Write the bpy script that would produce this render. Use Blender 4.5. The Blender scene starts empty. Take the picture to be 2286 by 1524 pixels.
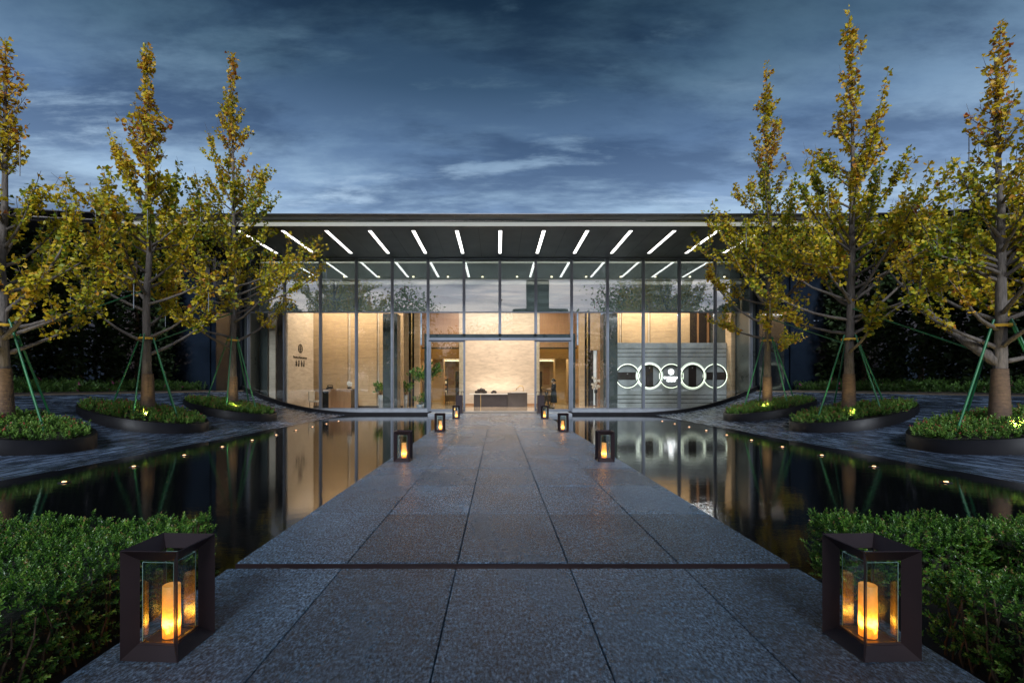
import bpy, bmesh, math, random
import numpy as np
from mathutils import Vector, Matrix

# ------------------------------------------------------------------ camera, world, sun, exposure
sc = bpy.context.scene
C = sc.collection
R = math.radians
F, CX, CY = 1079.5, 1111.0, 861.0          # focal length and vanishing point of the photograph in its own pixels
CAMX, CAMZ = -0.11, 1.3

def PX(px, Y): return CAMX + (px - CX) * Y / F
def PZ(py, Y): return CAMZ + (CY - py) * Y / F

cd = bpy.data.cameras.new('camera')
cam = bpy.data.objects.new('camera', cd); C.objects.link(cam)
cam.location = (CAMX, 0, CAMZ); cam.rotation_euler = (R(90), 0, 0)
cd.lens = 17; cd.sensor_width = 36; cd.sensor_fit = 'HORIZONTAL'
cd.shift_x = 32 / 2286; cd.shift_y = 99 / 2286
cd.clip_start = 0.05; cd.clip_end = 5000
sc.camera = cam

sc.view_settings.view_transform = 'Standard'
sc.view_settings.look = 'None'
sc.view_settings.exposure = 0.0
sc.view_settings.gamma = 1.0
sc.view_settings.use_curve_mapping = False
sc.render.engine = 'CYCLES'
sc.cycles.use_denoising = True
sc.cycles.max_bounces = 8
sc.cycles.transparent_max_bounces = 16
sc.cycles.sample_clamp_indirect = 4.0
sc.cycles.caustics_reflective = False
sc.cycles.caustics_refractive = False

SUN_EL, SUN_AZ = R(31.0), R(180)            # the last glow is behind the camera
w = bpy.data.worlds.new('World'); sc.world = w; w.use_nodes = True
nt = w.node_tree; nt.nodes.clear()
def N(t, k, **kw):
    n = t.nodes.new(k)
    for a, b in kw.items(): setattr(n, a, b)
    return n
def mth(t, op, a, b=None, c=None, clamp=False):
    n = t.nodes.new('ShaderNodeMath'); n.operation = op; n.use_clamp = clamp
    for i, v in enumerate((a, b, c)):
        if v is None: continue
        if isinstance(v, (int, float)): n.inputs[i].default_value = v
        else: t.links.new(v, n.inputs[i])
    return n.outputs[0]
def mixc(t, fac, a, b, typ='MIX'):
    n = t.nodes.new('ShaderNodeMix'); n.data_type = 'RGBA'; n.blend_type = typ
    for i, v in ((0, fac), (6, a), (7, b)):
        if isinstance(v, (int, float)): n.inputs[i].default_value = v
        elif isinstance(v, tuple): n.inputs[i].default_value = (*v[:3], 1)
        else: t.links.new(v, n.inputs[i])
    return n.outputs[2]
def ramp(t, fac, stops, interp='LINEAR'):
    n = t.nodes.new('ShaderNodeValToRGB'); n.color_ramp.interpolation = interp
    e = n.color_ramp.elements
    while len(e) < len(stops): e.new(0.5)
    for i, (p, c) in enumerate(stops):
        e[i].position = p
        e[i].color = (*c[:3], 1) if isinstance(c, tuple) else (c, c, c, 1)
    t.links.new(fac, n.inputs[0])
    return n.outputs[0]
def noise(t, vec, scale, detail=4, rough=0.55, dist=0.0):
    n = t.nodes.new('ShaderNodeTexNoise')
    n.inputs['Scale'].default_value = scale; n.inputs['Detail'].default_value = detail
    n.inputs['Roughness'].default_value = rough; n.inputs['Distortion'].default_value = dist
    if vec is not None: t.links.new(vec, n.inputs['Vector'])
    return n.outputs[0]

def build_world():
    out = N(nt, 'ShaderNodeOutputWorld'); bg = N(nt, 'ShaderNodeBackground')
    sky = N(nt, 'ShaderNodeTexSky', sky_type='NISHITA', sun_disc=False)
    sky.sun_elevation = SUN_EL; sky.sun_rotation = SUN_AZ; sky.altitude = 50
    sky.air_density = 1.0; sky.dust_density = 2.0; sky.ozone_density = 3.0
    tc = N(nt, 'ShaderNodeTexCoord')
    sep = N(nt, 'ShaderNodeSeparateXYZ'); nt.links.new(tc.outputs['Generated'], sep.inputs[0])
    x, y, z = sep.outputs
    zc = mth(nt, 'MAXIMUM', z, 0.0)
    # dusk gradient over the elevation, lighter lavender band towards the sunset side
    grad = ramp(nt, zc, [(0.0, (0.40, 0.48, 0.62)), (0.2, (0.29, 0.40, 0.58)), (0.34, (0.235, 0.365, 0.575)), (0.43, (0.110, 0.195, 0.345)),
                         (0.52, (0.044, 0.094, 0.172)), (0.63, (0.013, 0.038, 0.074)), (1.0, (0.010, 0.025, 0.05))])
    west = mth(nt, 'MULTIPLY_ADD', y, -0.75, 0.25, clamp=True)
    glow = ramp(nt, zc, [(0.0, (0.95, 0.74, 0.72)), (0.16, (1.05, 0.95, 1.05)), (0.32, (0.70, 0.75, 0.94)), (0.6, (0.24, 0.32, 0.5)), (1.0, (0.03, 0.05, 0.09))])
    base = mixc(nt, west, grad, glow)
    # cloud sheets: direction projected on a flat layer
    den = mth(nt, 'ADD', zc, 0.10)
    cx = mth(nt, 'DIVIDE', x, den); cy = mth(nt, 'DIVIDE', y, den)
    def layer(off, sx, sy, scale, detail, rough, dist):
        cmb = N(nt, 'ShaderNodeCombineXYZ')
        nt.links.new(mth(nt, 'MULTIPLY_ADD', cx, sx, off[0]), cmb.inputs[0]); nt.links.new(mth(nt, 'MULTIPLY_ADD', cy, sy, off[1]), cmb.inputs[1])
        cmb.inputs[2].default_value = off[2]
        return noise(nt, cmb.outputs[0], scale, detail, rough, dist)
    n1 = layer((13.4, 6.7, 1.0), 1.0, 2.3, 0.78, 11, 0.62, 0.15)
    n2 = layer((23.0, -1.5, 5.0), 1.0, 2.6, 1.4, 11, 0.64, 0.15)
    n3 = layer((-4.0, 5.2, 9.0), 1.0, 2.2, 0.75, 11, 0.60, 0.15)
    dark = ramp(nt, n3, [(0.44, 0.0), (0.56, 1.0)], 'EASE')
    lite = ramp(nt, n1, [(0.43, 0.0), (0.62, 1.0)], 'EASE')
    wisp = ramp(nt, n2, [(0.54, 0.0), (0.70, 1.0)], 'EASE')
    c1 = mixc(nt, mth(nt, 'MULTIPLY', dark, 0.85), base, mixc(nt, 1.0, base, (0.50, 0.54, 0.60), 'MULTIPLY'))
    lc = mixc(nt, 1.0, mixc(nt, 1.0, base, (1.75, 1.62, 1.38), 'MULTIPLY'), (0.010, 0.014, 0.017), 'ADD')
    c2 = mixc(nt, mth(nt, 'MULTIPLY', lite, 0.85), c1, lc)
    wc = mixc(nt, 1.0, mixc(nt, 1.0, base, (2.0, 1.75, 1.45), 'MULTIPLY'), (0.014, 0.018, 0.022), 'ADD')
    c3 = mixc(nt, mth(nt, 'MULTIPLY', wisp, 0.85), c2, wc)
    sk = mixc(nt, 1.0, sky.outputs[0], (0.0007, 0.0007, 0.0007), 'MULTIPLY')
    tot = mixc(nt, 1.0, c3, sk, 'ADD')
    nt.links.new(tot, bg.inputs[0]); bg.inputs[1].default_value = 1.0
    nt.links.new(bg.outputs[0], out.inputs[0])
build_world()

sl = bpy.data.lights.new('sun', 'SUN'); sl.energy = 3.8; sl.angle = R(14); sl.color = (0.86, 0.92, 1.0)
so = bpy.data.objects.new('sun', sl); C.objects.link(so)
so.rotation_euler = (R(90) - SUN_EL, 0, 0)        # soft last light from behind the camera, falling forward and down

random.seed(7); rng = np.random.default_rng(7)

# ------------------------------------------------------------------ helpers
W = {}
def wo(o): return W.get(o.name, Vector((0, 0, 0))) if o else Vector((0, 0, 0))

def tag(o, label=None, cat=None, group=None, kind=None):
    if label: o['label'] = label
    if cat: o['category'] = cat
    if group: o['group'] = group
    if kind: o['kind'] = kind
    return o

def empty(name, loc, label=None, cat=None, group=None):
    o = bpy.data.objects.new(name, None); C.objects.link(o)
    o.location = loc; o.empty_display_size = 0.1; W[o.name] = Vector(loc)
    return tag(o, label, cat, group)

def link(name, me, mat, parent=None, loc=(0, 0, 0)):
    """object whose mesh is local to the world point loc"""
    o = bpy.data.objects.new(name, me); C.objects.link(o)
    if mat is not None and len(me.materials) == 0: me.materials.append(mat)
    loc = Vector(loc); W[o.name] = loc
    if parent is not None: o.parent = parent
    o.location = loc - wo(parent)
    return o

class MB:
    def __init__(s): s.v = []; s.f = []; s.sm = []
    def add(s, vs, fs, smooth=False):
        b = len(s.v); s.v += [tuple(v) for v in vs]
        for f in fs: s.f.append(tuple(b + i for i in f)); s.sm.append(smooth)
        return s
    def box(s, x0, x1, y0, y1, z0, z1):
        v = [(x, y, z) for z in (z0, z1) for y in (y0, y1) for x in (x0, x1)]
        return s.add(v, [(0, 2, 3, 1), (4, 5, 7, 6), (0, 1, 5, 4), (2, 6, 7, 3), (0, 4, 6, 2), (1, 3, 7, 5)])
    def cbox(s, x0, x1, y0, y1, z0, z1, c=0.004):
        """box with chamfered top and vertical edges"""
        def ring(a, z): return [(x0 + a, y0, z), (x1 - a, y0, z), (x1, y0 + a, z), (x1, y1 - a, z), (x1 - a, y1, z), (x0 + a, y1, z), (x0, y1 - a, z), (x0, y0 + a, z)]
        def inr(z): 
            a = c
            return [(x0 + 2*a, y0 + a, z), (x1 - 2*a, y0 + a, z), (x1 - a, y0 + 2*a, z), (x1 - a, y1 - 2*a, z), (x1 - 2*a, y1 - a, z), (x0 + 2*a, y1 - a, z), (x0 + a, y1 - 2*a, z), (x0 + a, y0 + 2*a, z)]
        v = ring(c, z0) + ring(c, z1 - c) + inr(z1)
        f = [tuple(range(7, -1, -1)), tuple(range(16, 24))]
        for k in (0, 8):
            for i in range(8):
                j = (i + 1) % 8; f.append((k + i, k + j, k + 8 + j, k + 8 + i))
        return s.add(v, f)
    def tube(s, pts, rad, n=8, cap=True, smooth=True):
        pts = [Vector(p) for p in pts]; m = len(pts)
        if isinstance(rad, (int, float)): rad = [rad] * m
        t0 = (pts[1] - pts[0]).normalized()
        up = Vector((0, 0, 1)) if abs(t0.z) < 0.9 else Vector((1, 0, 0))
        u = t0.cross(up).normalized()
        vs = []
        for i in range(m):
            t = (pts[min(i + 1, m - 1)] - pts[max(i - 1, 0)]).normalized()
            u = (u - t * u.dot(t)).normalized(); q = t.cross(u)
            for k in range(n):
                a = 2 * math.pi * k / n
                vs.append(pts[i] + (u * math.cos(a) + q * math.sin(a)) * rad[i])
        fs = []
        for i in range(m - 1):
            for k in range(n):
                k2 = (k + 1) % n; fs.append((i * n + k, i * n + k2, (i + 1) * n + k2, (i + 1) * n + k))
        s.add(vs, fs, smooth)
        if cap: s.add(vs[:n], [tuple(range(n - 1, -1, -1))]); s.add(vs[-n:], [tuple(range(n))])
        return s
    def lathe(s, c, prof, n=24, sx=1.0, sy=1.0, smooth=True, cap=True):
        cx, cy, cz = c; vs = []
        for r, z in prof:
            for k in range(n):
                a = 2 * math.pi * k / n; vs.append((cx + sx * r * math.cos(a), cy + sy * r * math.sin(a), cz + z))
        fs = []
        for i in range(len(prof) - 1):
            for k in range(n):
                k2 = (k + 1) % n; fs.append((i * n + k, i * n + k2, (i + 1) * n + k2, (i + 1) * n + k))
        s.add(vs, fs, smooth)
        if cap: s.add(vs[:n], [tuple(range(n - 1, -1, -1))]); s.add(vs[-n:], [tuple(range(n))])
        return s
    def bar(s, a, b, wx, wy):
        """rectangular bar between two points"""
        a, b = Vector(a), Vector(b); t = (b - a).normalized()
        up = Vector((0, 0, 1)) if abs(t.z) < 0.95 else Vector((0, 1, 0))
        u = t.cross(up).normalized() * wx / 2; q = t.cross(u).normalized() * wy / 2
        v = [a - u - q, a + u - q, a + u + q, a - u + q, b - u - q, b + u - q, b + u + q, b - u + q]
        return s.add(v, [(3, 2, 1, 0), (4, 5, 6, 7), (0, 1, 5, 4), (1, 2, 6, 5), (2, 3, 7, 6), (3, 0, 4, 7)])
    def sheet(s, quad, th):
        """thin plate from four corners, given thickness along its normal"""
        q = [Vector(p) for p in quad]; n = (q[1] - q[0]).cross(q[3] - q[0]).normalized() * th / 2
        v = [p - n for p in q] + [p + n for p in q]
        return s.add(v, [(3, 2, 1, 0), (4, 5, 6, 7), (0, 1, 5, 4), (1, 2, 6, 5), (2, 3, 7, 6), (3, 0, 4, 7)])
    def extrude(s, poly, axis_from, axis_to, make):
        n = len(poly); v = [make(p, axis_from) for p in poly] + [make(p, axis_to) for p in poly]
        f = [tuple(range(n - 1, -1, -1)), tuple(range(n, 2 * n))] + [(i, (i + 1) % n, n + (i + 1) % n, n + i) for i in range(n)]
        return s.add(v, f)
    def ball(s, c, r, n=10, m=7, sc=(1, 1, 1)):
        vs = [(c[0], c[1], c[2] - r * sc[2])]; fs = []
        for i in range(1, m):
            p = -math.pi / 2 + math.pi * i / m
            for k in range(n):
                a = 2 * math.pi * k / n
                vs.append((c[0] + r * sc[0] * math.cos(p) * math.cos(a), c[1] + r * sc[1] * math.cos(p) * math.sin(a), c[2] + r * sc[2] * math.sin(p)))
        vs.append((c[0], c[1], c[2] + r * sc[2])); t = len(vs) - 1
        for k in range(n): fs.append((0, 1 + (k + 1) % n, 1 + k)); fs.append((t, 1 + (m - 2) * n + k, 1 + (m - 2) * n + (k + 1) % n))
        for i in range(m - 2):
            for k in range(n): k2 = (k + 1) % n; fs.append((1 + i * n + k, 1 + i * n + k2, 1 + (i + 1) * n + k2, 1 + (i + 1) * n + k))
        return s.add(vs, fs, True)
    def mesh(s, name, loc=(0, 0, 0)):
        me = bpy.data.meshes.new(name); lx, ly, lz = loc
        me.from_pydata([(x - lx, y - ly, z - lz) for x, y, z in s.v], [], s.f)
        me.polygons.foreach_set('use_smooth', s.sm)
        bm = bmesh.new(); bm.from_mesh(me); bmesh.ops.recalc_face_normals(bm, faces=bm.faces); bm.to_mesh(me); bm.free()
        me.update(); return me
    def build(s, name, mat, parent=None, loc=None):
        if loc is None: loc = wo(parent)
        return link(name, s.mesh(name, loc), mat, parent, loc)

def np_mesh(name, verts, faces, attrs=None, smooth=False):
    """quads or triangles from arrays"""
    me = bpy.data.meshes.new(name); k = faces.shape[1]
    me.vertices.add(len(verts)); me.vertices.foreach_set('co', verts.astype(np.float32).ravel())
    me.loops.add(faces.size); me.loops.foreach_set('vertex_index', faces.astype(np.int32).ravel())
    me.polygons.add(len(faces))
    me.polygons.foreach_set('loop_start', np.arange(0, faces.size, k, dtype=np.int32))
    me.polygons.foreach_set('loop_total', np.full(len(faces), k, dtype=np.int32))
    if smooth: me.polygons.foreach_set('use_smooth', np.ones(len(faces), dtype=bool))
    for an, av in (attrs or {}).items():
        a = me.attributes.new(an, 'FLOAT', 'POINT'); a.data.foreach_set('value', av.astype(np.float32))
    me.update(); me.validate(); return me

def frames(d, n):
    """rotation matrices with local y along d and local z near n"""
    d = d / np.maximum(np.linalg.norm(d, axis=1, keepdims=True), 1e-9)
    x = np.cross(d, n); x /= np.maximum(np.linalg.norm(x, axis=1, keepdims=True), 1e-9)
    z = np.cross(x, d)
    return np.stack([x, d, z], axis=2)

def scatter(tv, tf, pos, rot, scl):
    n = len(pos); v = np.einsum('nij,kj->nki', rot, tv) * scl[:, None, None] + pos[:, None, :]
    f = tf[None, :, :] + (np.arange(n) * len(tv))[:, None, None]
    return v.reshape(-1, 3), f.reshape(-1, tf.shape[1])

# fan leaf of a ginkgo (two folded halves with a notch), oval leaf, both unit sized
FANV = np.array([(0, 0, 0), (0, .80, .0), (-.22, .98, .10), (-.55, .72, .17), (.22, .98, .10), (.55, .72, .17)], float)
FANF = np.array([(0, 1, 2, 3), (0, 5, 4, 1)])
OVV = np.array([(0, 0, 0), (0, 1, -.06), (-.26, .38, .09), (.26, .38, .09), (-.2, .75, .06), (.2, .75, .06)], float)
OVF = np.array([(0, 1, 4, 2), (0, 3, 5, 1)])

# ------------------------------------------------------------------ materials
def newmat(name):
    m = bpy.data.materials.new(name); m.use_nodes = True; t = m.node_tree; t.nodes.clear()
    out = N(t, 'ShaderNodeOutputMaterial'); b = N(t, 'ShaderNodeBsdfPrincipled'); t.links.new(b.outputs[0], out.inputs[0])
    return m, t, b, out
def pos(t, scale=(1, 1, 1)):
    g = N(t, 'ShaderNodeNewGeometry')
    if scale == (1, 1, 1): return g.outputs['Position']
    mp = N(t, 'ShaderNodeMapping'); mp.inputs['Scale'].default_value = scale; t.links.new(g.outputs['Position'], mp.inputs[0])
    return mp.outputs[0]
def bump(t, b, h, strength, dist):
    n = N(t, 'ShaderNodeBump'); n.inputs['Strength'].default_value = strength; n.inputs['Distance'].default_value = dist
    t.links.new(h, n.inputs['Height']); t.links.new(n.outputs[0], b.inputs['Normal'])
def setin(t, sock, v):
    if isinstance(v, tuple): sock.default_value = (*v[:3], 1)
    elif isinstance(v, (int, float)): sock.default_value = v
    else: t.links.new(v, sock)

def plain(name, col, rough=0.5, metal=0.0, var=0.12, scale=3.0, bmp=0.0, bscale=60, bdist=0.002, pscale=(1, 1, 1), spec=0.5):
    """plain surface with soft variation of colour and gloss"""
    m, t, b, o = newmat(name); p = pos(t, pscale)
    n = noise(t, p, scale, 5, 0.6)
    lo = tuple(c * (1 - var) for c in col); hi = tuple(min(1, c * (1 + var)) for c in col)
    t.links.new(ramp(t, n, [(0.3, lo), (0.7, hi)]), b.inputs['Base Color'])
    t.links.new(ramp(t, n, [(0.3, max(0.02, rough * 0.85)), (0.7, min(1, rough * 1.15))]), b.inputs['Roughness'])
    b.inputs['Metallic'].default_value = metal; b.inputs['Specular IOR Level'].default_value = spec
    if bmp: bump(t, b, noise(t, p, bscale, 4, 0.6), bmp, bdist)
    return m

def emis(name, col, strength):
    m, t, b, o = newmat(name)
    setin(t, b.inputs['Base Color'], (0.8, 0.8, 0.8)); setin(t, b.inputs['Emission Color'], col); b.inputs['Emission Strength'].default_value = strength
    return m

def glass(name, tint, refl, rough=0.0):
    m, t, b, o = newmat(name); t.nodes.remove(b)
    tr = N(t, 'ShaderNodeBsdfTransparent'); tr.inputs[0].default_value = (*tint, 1)
    gl = N(t, 'ShaderNodeBsdfGlossy'); gl.inputs[0].default_value = (0.94, 0.98, 1.0, 1); gl.inputs['Roughness'].default_value = rough
    fr = N(t, 'ShaderNodeFresnel'); ge = N(t, 'ShaderNodeNewGeometry'); t.links.new(mth(t, 'MULTIPLY_ADD', ge.outputs['Backfacing'], 1 / 1.5 - 1.5, 1.5), fr.inputs[0])
    fac = mth(t, 'ADD', fr.outputs[0], refl, clamp=True)
    nb = noise(t, pos(t), 0.5, 1, 0.4)
    bp = N(t, 'ShaderNodeBump'); bp.inputs['Strength'].default_value = 0.06; bp.inputs['Distance'].default_value = 0.02
    t.links.new(nb, bp.inputs['Height']); t.links.new(bp.outputs[0], gl.inputs['Normal'])
    mx = N(t, 'ShaderNodeMixShader'); t.links.new(fac, mx.inputs[0]); t.links.new(tr.outputs[0], mx.inputs[1]); t.links.new(gl.outputs[0], mx.inputs[2])
    t.links.new(mx.outputs[0], o.inputs[0]); return m

def leafmat(name, stops, trans=0.35, rough=0.45, spec=0.35):
    m, t, b, o = newmat(name)
    a = N(t, 'ShaderNodeAttribute', attribute_name='tint')
    c = ramp(t, a.outputs['Fac'], stops)
    t.links.new(c, b.inputs['Base Color']); b.inputs['Roughness'].default_value = rough; b.inputs['Specular IOR Level'].default_value = spec
    tl = N(t, 'ShaderNodeBsdfTranslucent'); t.links.new(c, tl.inputs[0])
    mx = N(t, 'ShaderNodeMixShader'); mx.inputs[0].default_value = trans
    t.links.new(b.outputs[0], mx.inputs[1]); t.links.new(tl.outputs[0], mx.inputs[2]); t.links.new(mx.outputs[0], o.inputs[0])
    return m

def granite(name, col, gloss=(0.27, 0.44), streak=False):
    m, t, b, o = newmat(name); p = pos(t)
    oi = N(t, 'ShaderNodeObjectInfo')
    spk = noise(t, pos(t, (1.0, 0.5, 1.0)), 66, 5, 0.78); med = noise(t, p, 15, 5, 0.7); big = noise(t, p, 1.3, 4, 0.6)
    lo = tuple(c * 0.12 for c in col); hi = tuple(min(0.7, c * 3.2) for c in col)
    c1 = ramp(t, spk, [(0.36, lo), (0.5, col), (0.66, hi)])  # stone speckle, its palest grains also paint in surface glints
    c2 = mixc(t, 0.75, c1, ramp(t, med, [(0.34, 0.5), (0.64, 1.3)]), 'MULTIPLY')
    c3 = mixc(t, 0.5, c2, ramp(t, big, [(0.3, 0.6), (0.7, 1.2)]), 'MULTIPLY')
    rnd = ramp(t, oi.outputs['Random'], [(0.0, 0.68), (1.0, 1.2)])
    c4 = mixc(t, 1.0, c3, rnd, 'MULTIPLY')
    dmp = ramp(t, noise(t, pos(t, (1.0, 0.45, 1.0)), 1.5, 4, 0.5, 0.3), [(0.40, 0.0), (0.66, 1.0)])
    t.links.new(mixc(t, mth(t, 'MULTIPLY', dmp, 0.55), c4, mixc(t, 1.0, c4, (0.52, 0.54, 0.58), 'MULTIPLY')), b.inputs['Base Color'])
    wet = ramp(t, noise(t, pos(t, (1.0, 0.5, 1.0)), 0.8, 3, 0.5, 0.2), [(0.30, gloss[0]), (0.74, gloss[1])])
    t.links.new(mth(t, 'MULTIPLY', wet, mth(t, 'MULTIPLY_ADD', dmp, -0.22, 1.0)), b.inputs['Roughness']); b.inputs['Specular IOR Level'].default_value = 0.6
    chip = noise(t, pos(t, (1.0, 0.55, 1.0)), 70, 5, 0.72, 0.4)
    bump(t, b, mth(t, 'ADD', mth(t, 'MULTIPLY', chip, 1.0), mth(t, 'MULTIPLY', spk, 0.8)), 1.0, 0.018)
    return m

def stone_bank():
    m, t, b, o = newmat('wet_stone_painted_sheen')
    oi = N(t, 'ShaderNodeObjectInfo')
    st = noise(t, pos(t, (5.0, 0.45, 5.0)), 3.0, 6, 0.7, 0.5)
    c = ramp(t, st, [(0.35, (0.009, 0.013, 0.021)), (0.50, (0.036, 0.052, 0.082)), (0.66, (0.17, 0.24, 0.36))])  # pale blue streaks paint in the sheen of running water
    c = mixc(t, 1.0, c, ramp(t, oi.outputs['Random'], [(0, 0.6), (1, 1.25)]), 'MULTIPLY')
    t.links.new(c, b.inputs['Base Color'])
    t.links.new(ramp(t, st, [(0.3, 0.14), (0.7, 0.36)]), b.inputs['Roughness'])
    b.inputs['Specular IOR Level'].default_value = 0.6
    h = mth(t, 'ADD', noise(t, pos(t, (9.0, 0.8, 9.0)), 4.0, 5, 0.7, 0.6), mth(t, 'MULTIPLY', noise(t, pos(t), 70, 3), 0.35))
    bump(t, b, h, 0.5, 0.012)
    return m

def water_mat():
    m, t, b, o = newmat('black_pool_water')
    setin(t, b.inputs['Base Color'], (0.0035, 0.0042, 0.005)); b.inputs['Roughness'].default_value = 0.025
    b.inputs['IOR'].default_value = 1.333
    n1 = noise(t, pos(t, (1.0, 2.2, 1.0)), 2.4, 4, 0.6, 0.4); n2 = noise(t, pos(t, (1.0, 2.6, 1.0)), 17.0, 3, 0.55)
    bump(t, b, mth(t, 'ADD', n1, mth(t, 'MULTIPLY', n2, 0.22)), 0.075, 0.018)
    return m

def travertine(name, col, sx=0.35):
    m, t, b, o = newmat(name)
    v = noise(t, pos(t, (sx, sx, 4.5)), 2.2, 7, 0.66, 0.6)
    cl = noise(t, pos(t, (0.8, 0.8, 1.8)), 1.6, 6, 0.65, 1.0)
    c = ramp(t, v, [(0.28, tuple(x * 0.74 for x in col)), (0.5, col), (0.72, tuple(min(1, x * 1.12) for x in col))])
    c = mixc(t, 0.55, c, ramp(t, cl, [(0.3, 0.66), (0.7, 1.1)]), 'MULTIPLY')
    t.links.new(c, b.inputs['Base Color']); b.inputs['Roughness'].default_value = 0.42
    bump(t, b, v, 0.12, 0.01); return m

def bark(name, col, sc_=(10, 10, 1.6)):
    m, t, b, o = newmat(name)
    v = noise(t, pos(t, sc_), 3.2, 6, 0.7, 0.3); q = noise(t, pos(t), 2.0, 4)
    c = ramp(t, v, [(0.3, tuple(x * 0.4 for x in col)), (0.52, col), (0.75, tuple(x * 1.5 for x in col))])
    c = mixc(t, 0.6, c, ramp(t, q, [(0.3, 0.65), (0.7, 1.2)]), 'MULTIPLY')
    t.links.new(c, b.inputs['Base Color']); b.inputs['Roughness'].default_value = 0.85
    bump(t, b, v, 0.9, 0.02); return m

def candle_mat():
    m, t, b, o = newmat('glowing_wax')
    tc = N(t, 'ShaderNodeTexCoord'); s = N(t, 'ShaderNodeSeparateXYZ'); t.links.new(tc.outputs['Object'], s.inputs[0])
    f = mth(t, 'DIVIDE', s.outputs[2], 0.255, clamp=True)
    mot = noise(t, tc.outputs['Object'], 26, 4, 0.6, 0.5)
    f2 = mth(t, 'ADD', f, mth(t, 'MULTIPLY_ADD', mot, 0.40, -0.20), clamp=True)
    c = ramp(t, f2, [(0.0, (0.9, 0.22, 0.01)), (0.12, (1.0, 0.24, 0.008)), (0.30, (1.0, 0.46, 0.05)), (0.45, (1.0, 0.28, 0.010)), (0.75, (0.9, 0.25, 0.012)), (1.0, (0.75, 0.25, 0.02))])
    e = ramp(t, f2, [(0.0, 0.07), (0.14, 0.18), (0.26, 1.0), (0.40, 0.24), (0.62, 0.085), (1.0, 0.035)])
    setin(t, b.inputs['Base Color'], (0.55, 0.33, 0.12)); b.inputs['Roughness'].default_value = 0.5
    t.links.new(c, b.inputs['Emission Color'])
    t.links.new(mth(t, 'MULTIPLY', e, 18.0), b.inputs['Emission Strength'])
    return m

M = {}
M['granite'] = granite('flamed_grey_granite', (0.084, 0.142, 0.212), (0.21, 0.35))
M['granite_edge'] = plain('dark_granite_edge', (0.035, 0.037, 0.042), 0.35, bmp=0.3)
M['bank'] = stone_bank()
M['bank_base'] = plain('black_joint', (0.008, 0.009, 0.011), 0.4)
M['water'] = water_mat()
M['ground'] = plain('dark_ground', (0.02, 0.022, 0.02), 0.9)
M['kerb'] = plain('polished_black_stone', (0.006, 0.006, 0.008), 0.45, bmp=0.1, spec=0.2)
M['steel'] = plain('blue_grey_aluminium', (0.17, 0.19, 0.225), 0.38, 0.55, var=0.05)
M['sill'] = plain('grey_sill_stone', (0.24, 0.26, 0.29), 0.35)
M['soffit'] = plain('charcoal_soffit', (0.058, 0.062, 0.070), 0.42, 0.2, var=0.08, scale=1.2)
M['roof'] = plain('dark_roof_metal', (0.05, 0.05, 0.055), 0.35, 0.6)
M['chrome'] = plain('brushed_steel_nosing', (0.72, 0.74, 0.74), 0.16, 0.97, var=0.04)
M['fascia_led'] = emis('soft_fascia_light', (0.93, 1.0, 0.93), 0.34)
M['led'] = emis('linear_led', (1.0, 0.97, 0.92), 4.0)
M['teal'] = plain('dark_teal_panel', (0.012, 0.028, 0.034), 0.3)
M['glass_low'] = glass('clear_facade_glass', (0.94, 0.96, 0.95), 0.015)
M['glass_up'] = glass('tinted_upper_glass', (0.70, 0.77, 0.76), 0.17)
M['glass_wing'] = plain('dark_blue_cladding_glass', (0.008, 0.013, 0.022), 0.10, 0.0, spec=0.4)
M['trav'] = travertine('cream_travertine', (0.60, 0.505, 0.415), 0.9)
M['trav2'] = travertine('tan_travertine', (0.52, 0.375, 0.235))
M['wood'] = plain('warm_wood_veneer', (0.36, 0.20, 0.105), 0.4, pscale=(9, 9, 0.6), scale=2)
M['amber'] = plain('amber_oak_panel', (0.55, 0.34, 0.13), 0.45, pscale=(1, 1, 8), scale=2)
M['dark'] = plain('dark_brown_lacquer', (0.030, 0.022, 0.020), 0.35)
M['gap'] = plain('shadow_gap_black', (0.01, 0.008, 0.007), 0.6)
M['grey'] = plain('grey_feature_stone', (0.30, 0.32, 0.325), 0.4, scale=1.4, var=0.2)
M['column'] = plain('grey_green_column_stone', (0.045, 0.055, 0.056), 0.3, scale=1.2, var=0.3)
M['mural'] = plain('grey_mural_wall', (0.20, 0.23, 0.24), 0.6, var=0.08)
M['mural1'] = plain('grey_mural_far_ridge', (0.155, 0.18, 0.19), 0.6, var=0.08)
M['mural2'] = plain('grey_mural_near_ridge', (0.10, 0.12, 0.125), 0.6, var=0.1)
M['floor'] = plain('polished_beige_marble', (0.42, 0.33, 0.24), 0.10, scale=1.1, var=0.25)
M['ceil'] = plain('white_ceiling', (0.7, 0.66, 0.6), 0.7)
M['warm'] = emis('warm_ceiling_light', (1.0, 0.78, 0.5), 6.0)
M['cove'] = emis('cream_cove_reflection', (1.0, 0.86, 0.66), 0.55)
M['ring'] = emis('ring_light', (0.90, 1.0, 0.78), 1.6)
M['ringhalo'] = emis('ring_halo_glow', (0.86, 1.0, 0.80), 0.5)
M['logo'] = emis('lit_logo', (0.97, 0.98, 1.0), 4.0)
M['white'] = plain('white_lacquer', (0.72, 0.70, 0.66), 0.35)
M['bronze'] = plain('bronze_grey_panel', (0.085, 0.070, 0.062), 0.32, 0.3)
M['bronze2'] = plain('dark_bronze_panel', (0.055, 0.044, 0.042), 0.35, 0.3)
M['gold'] = plain('brass', (0.55, 0.38, 0.16), 0.3, 0.9)
M['rock'] = plain('black_polished_stone', (0.03, 0.02, 0.016), 0.15, bmp=0.5, bscale=14, bdist=0.02)
M['lantern'] = plain('dark_plum_bronze', (0.030, 0.019, 0.021), 0.40, 0.35, bmp=0.05)
M['lantern_glass'] = glass('lantern_glass', (0.93, 0.96, 0.95), 0.05)
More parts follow.
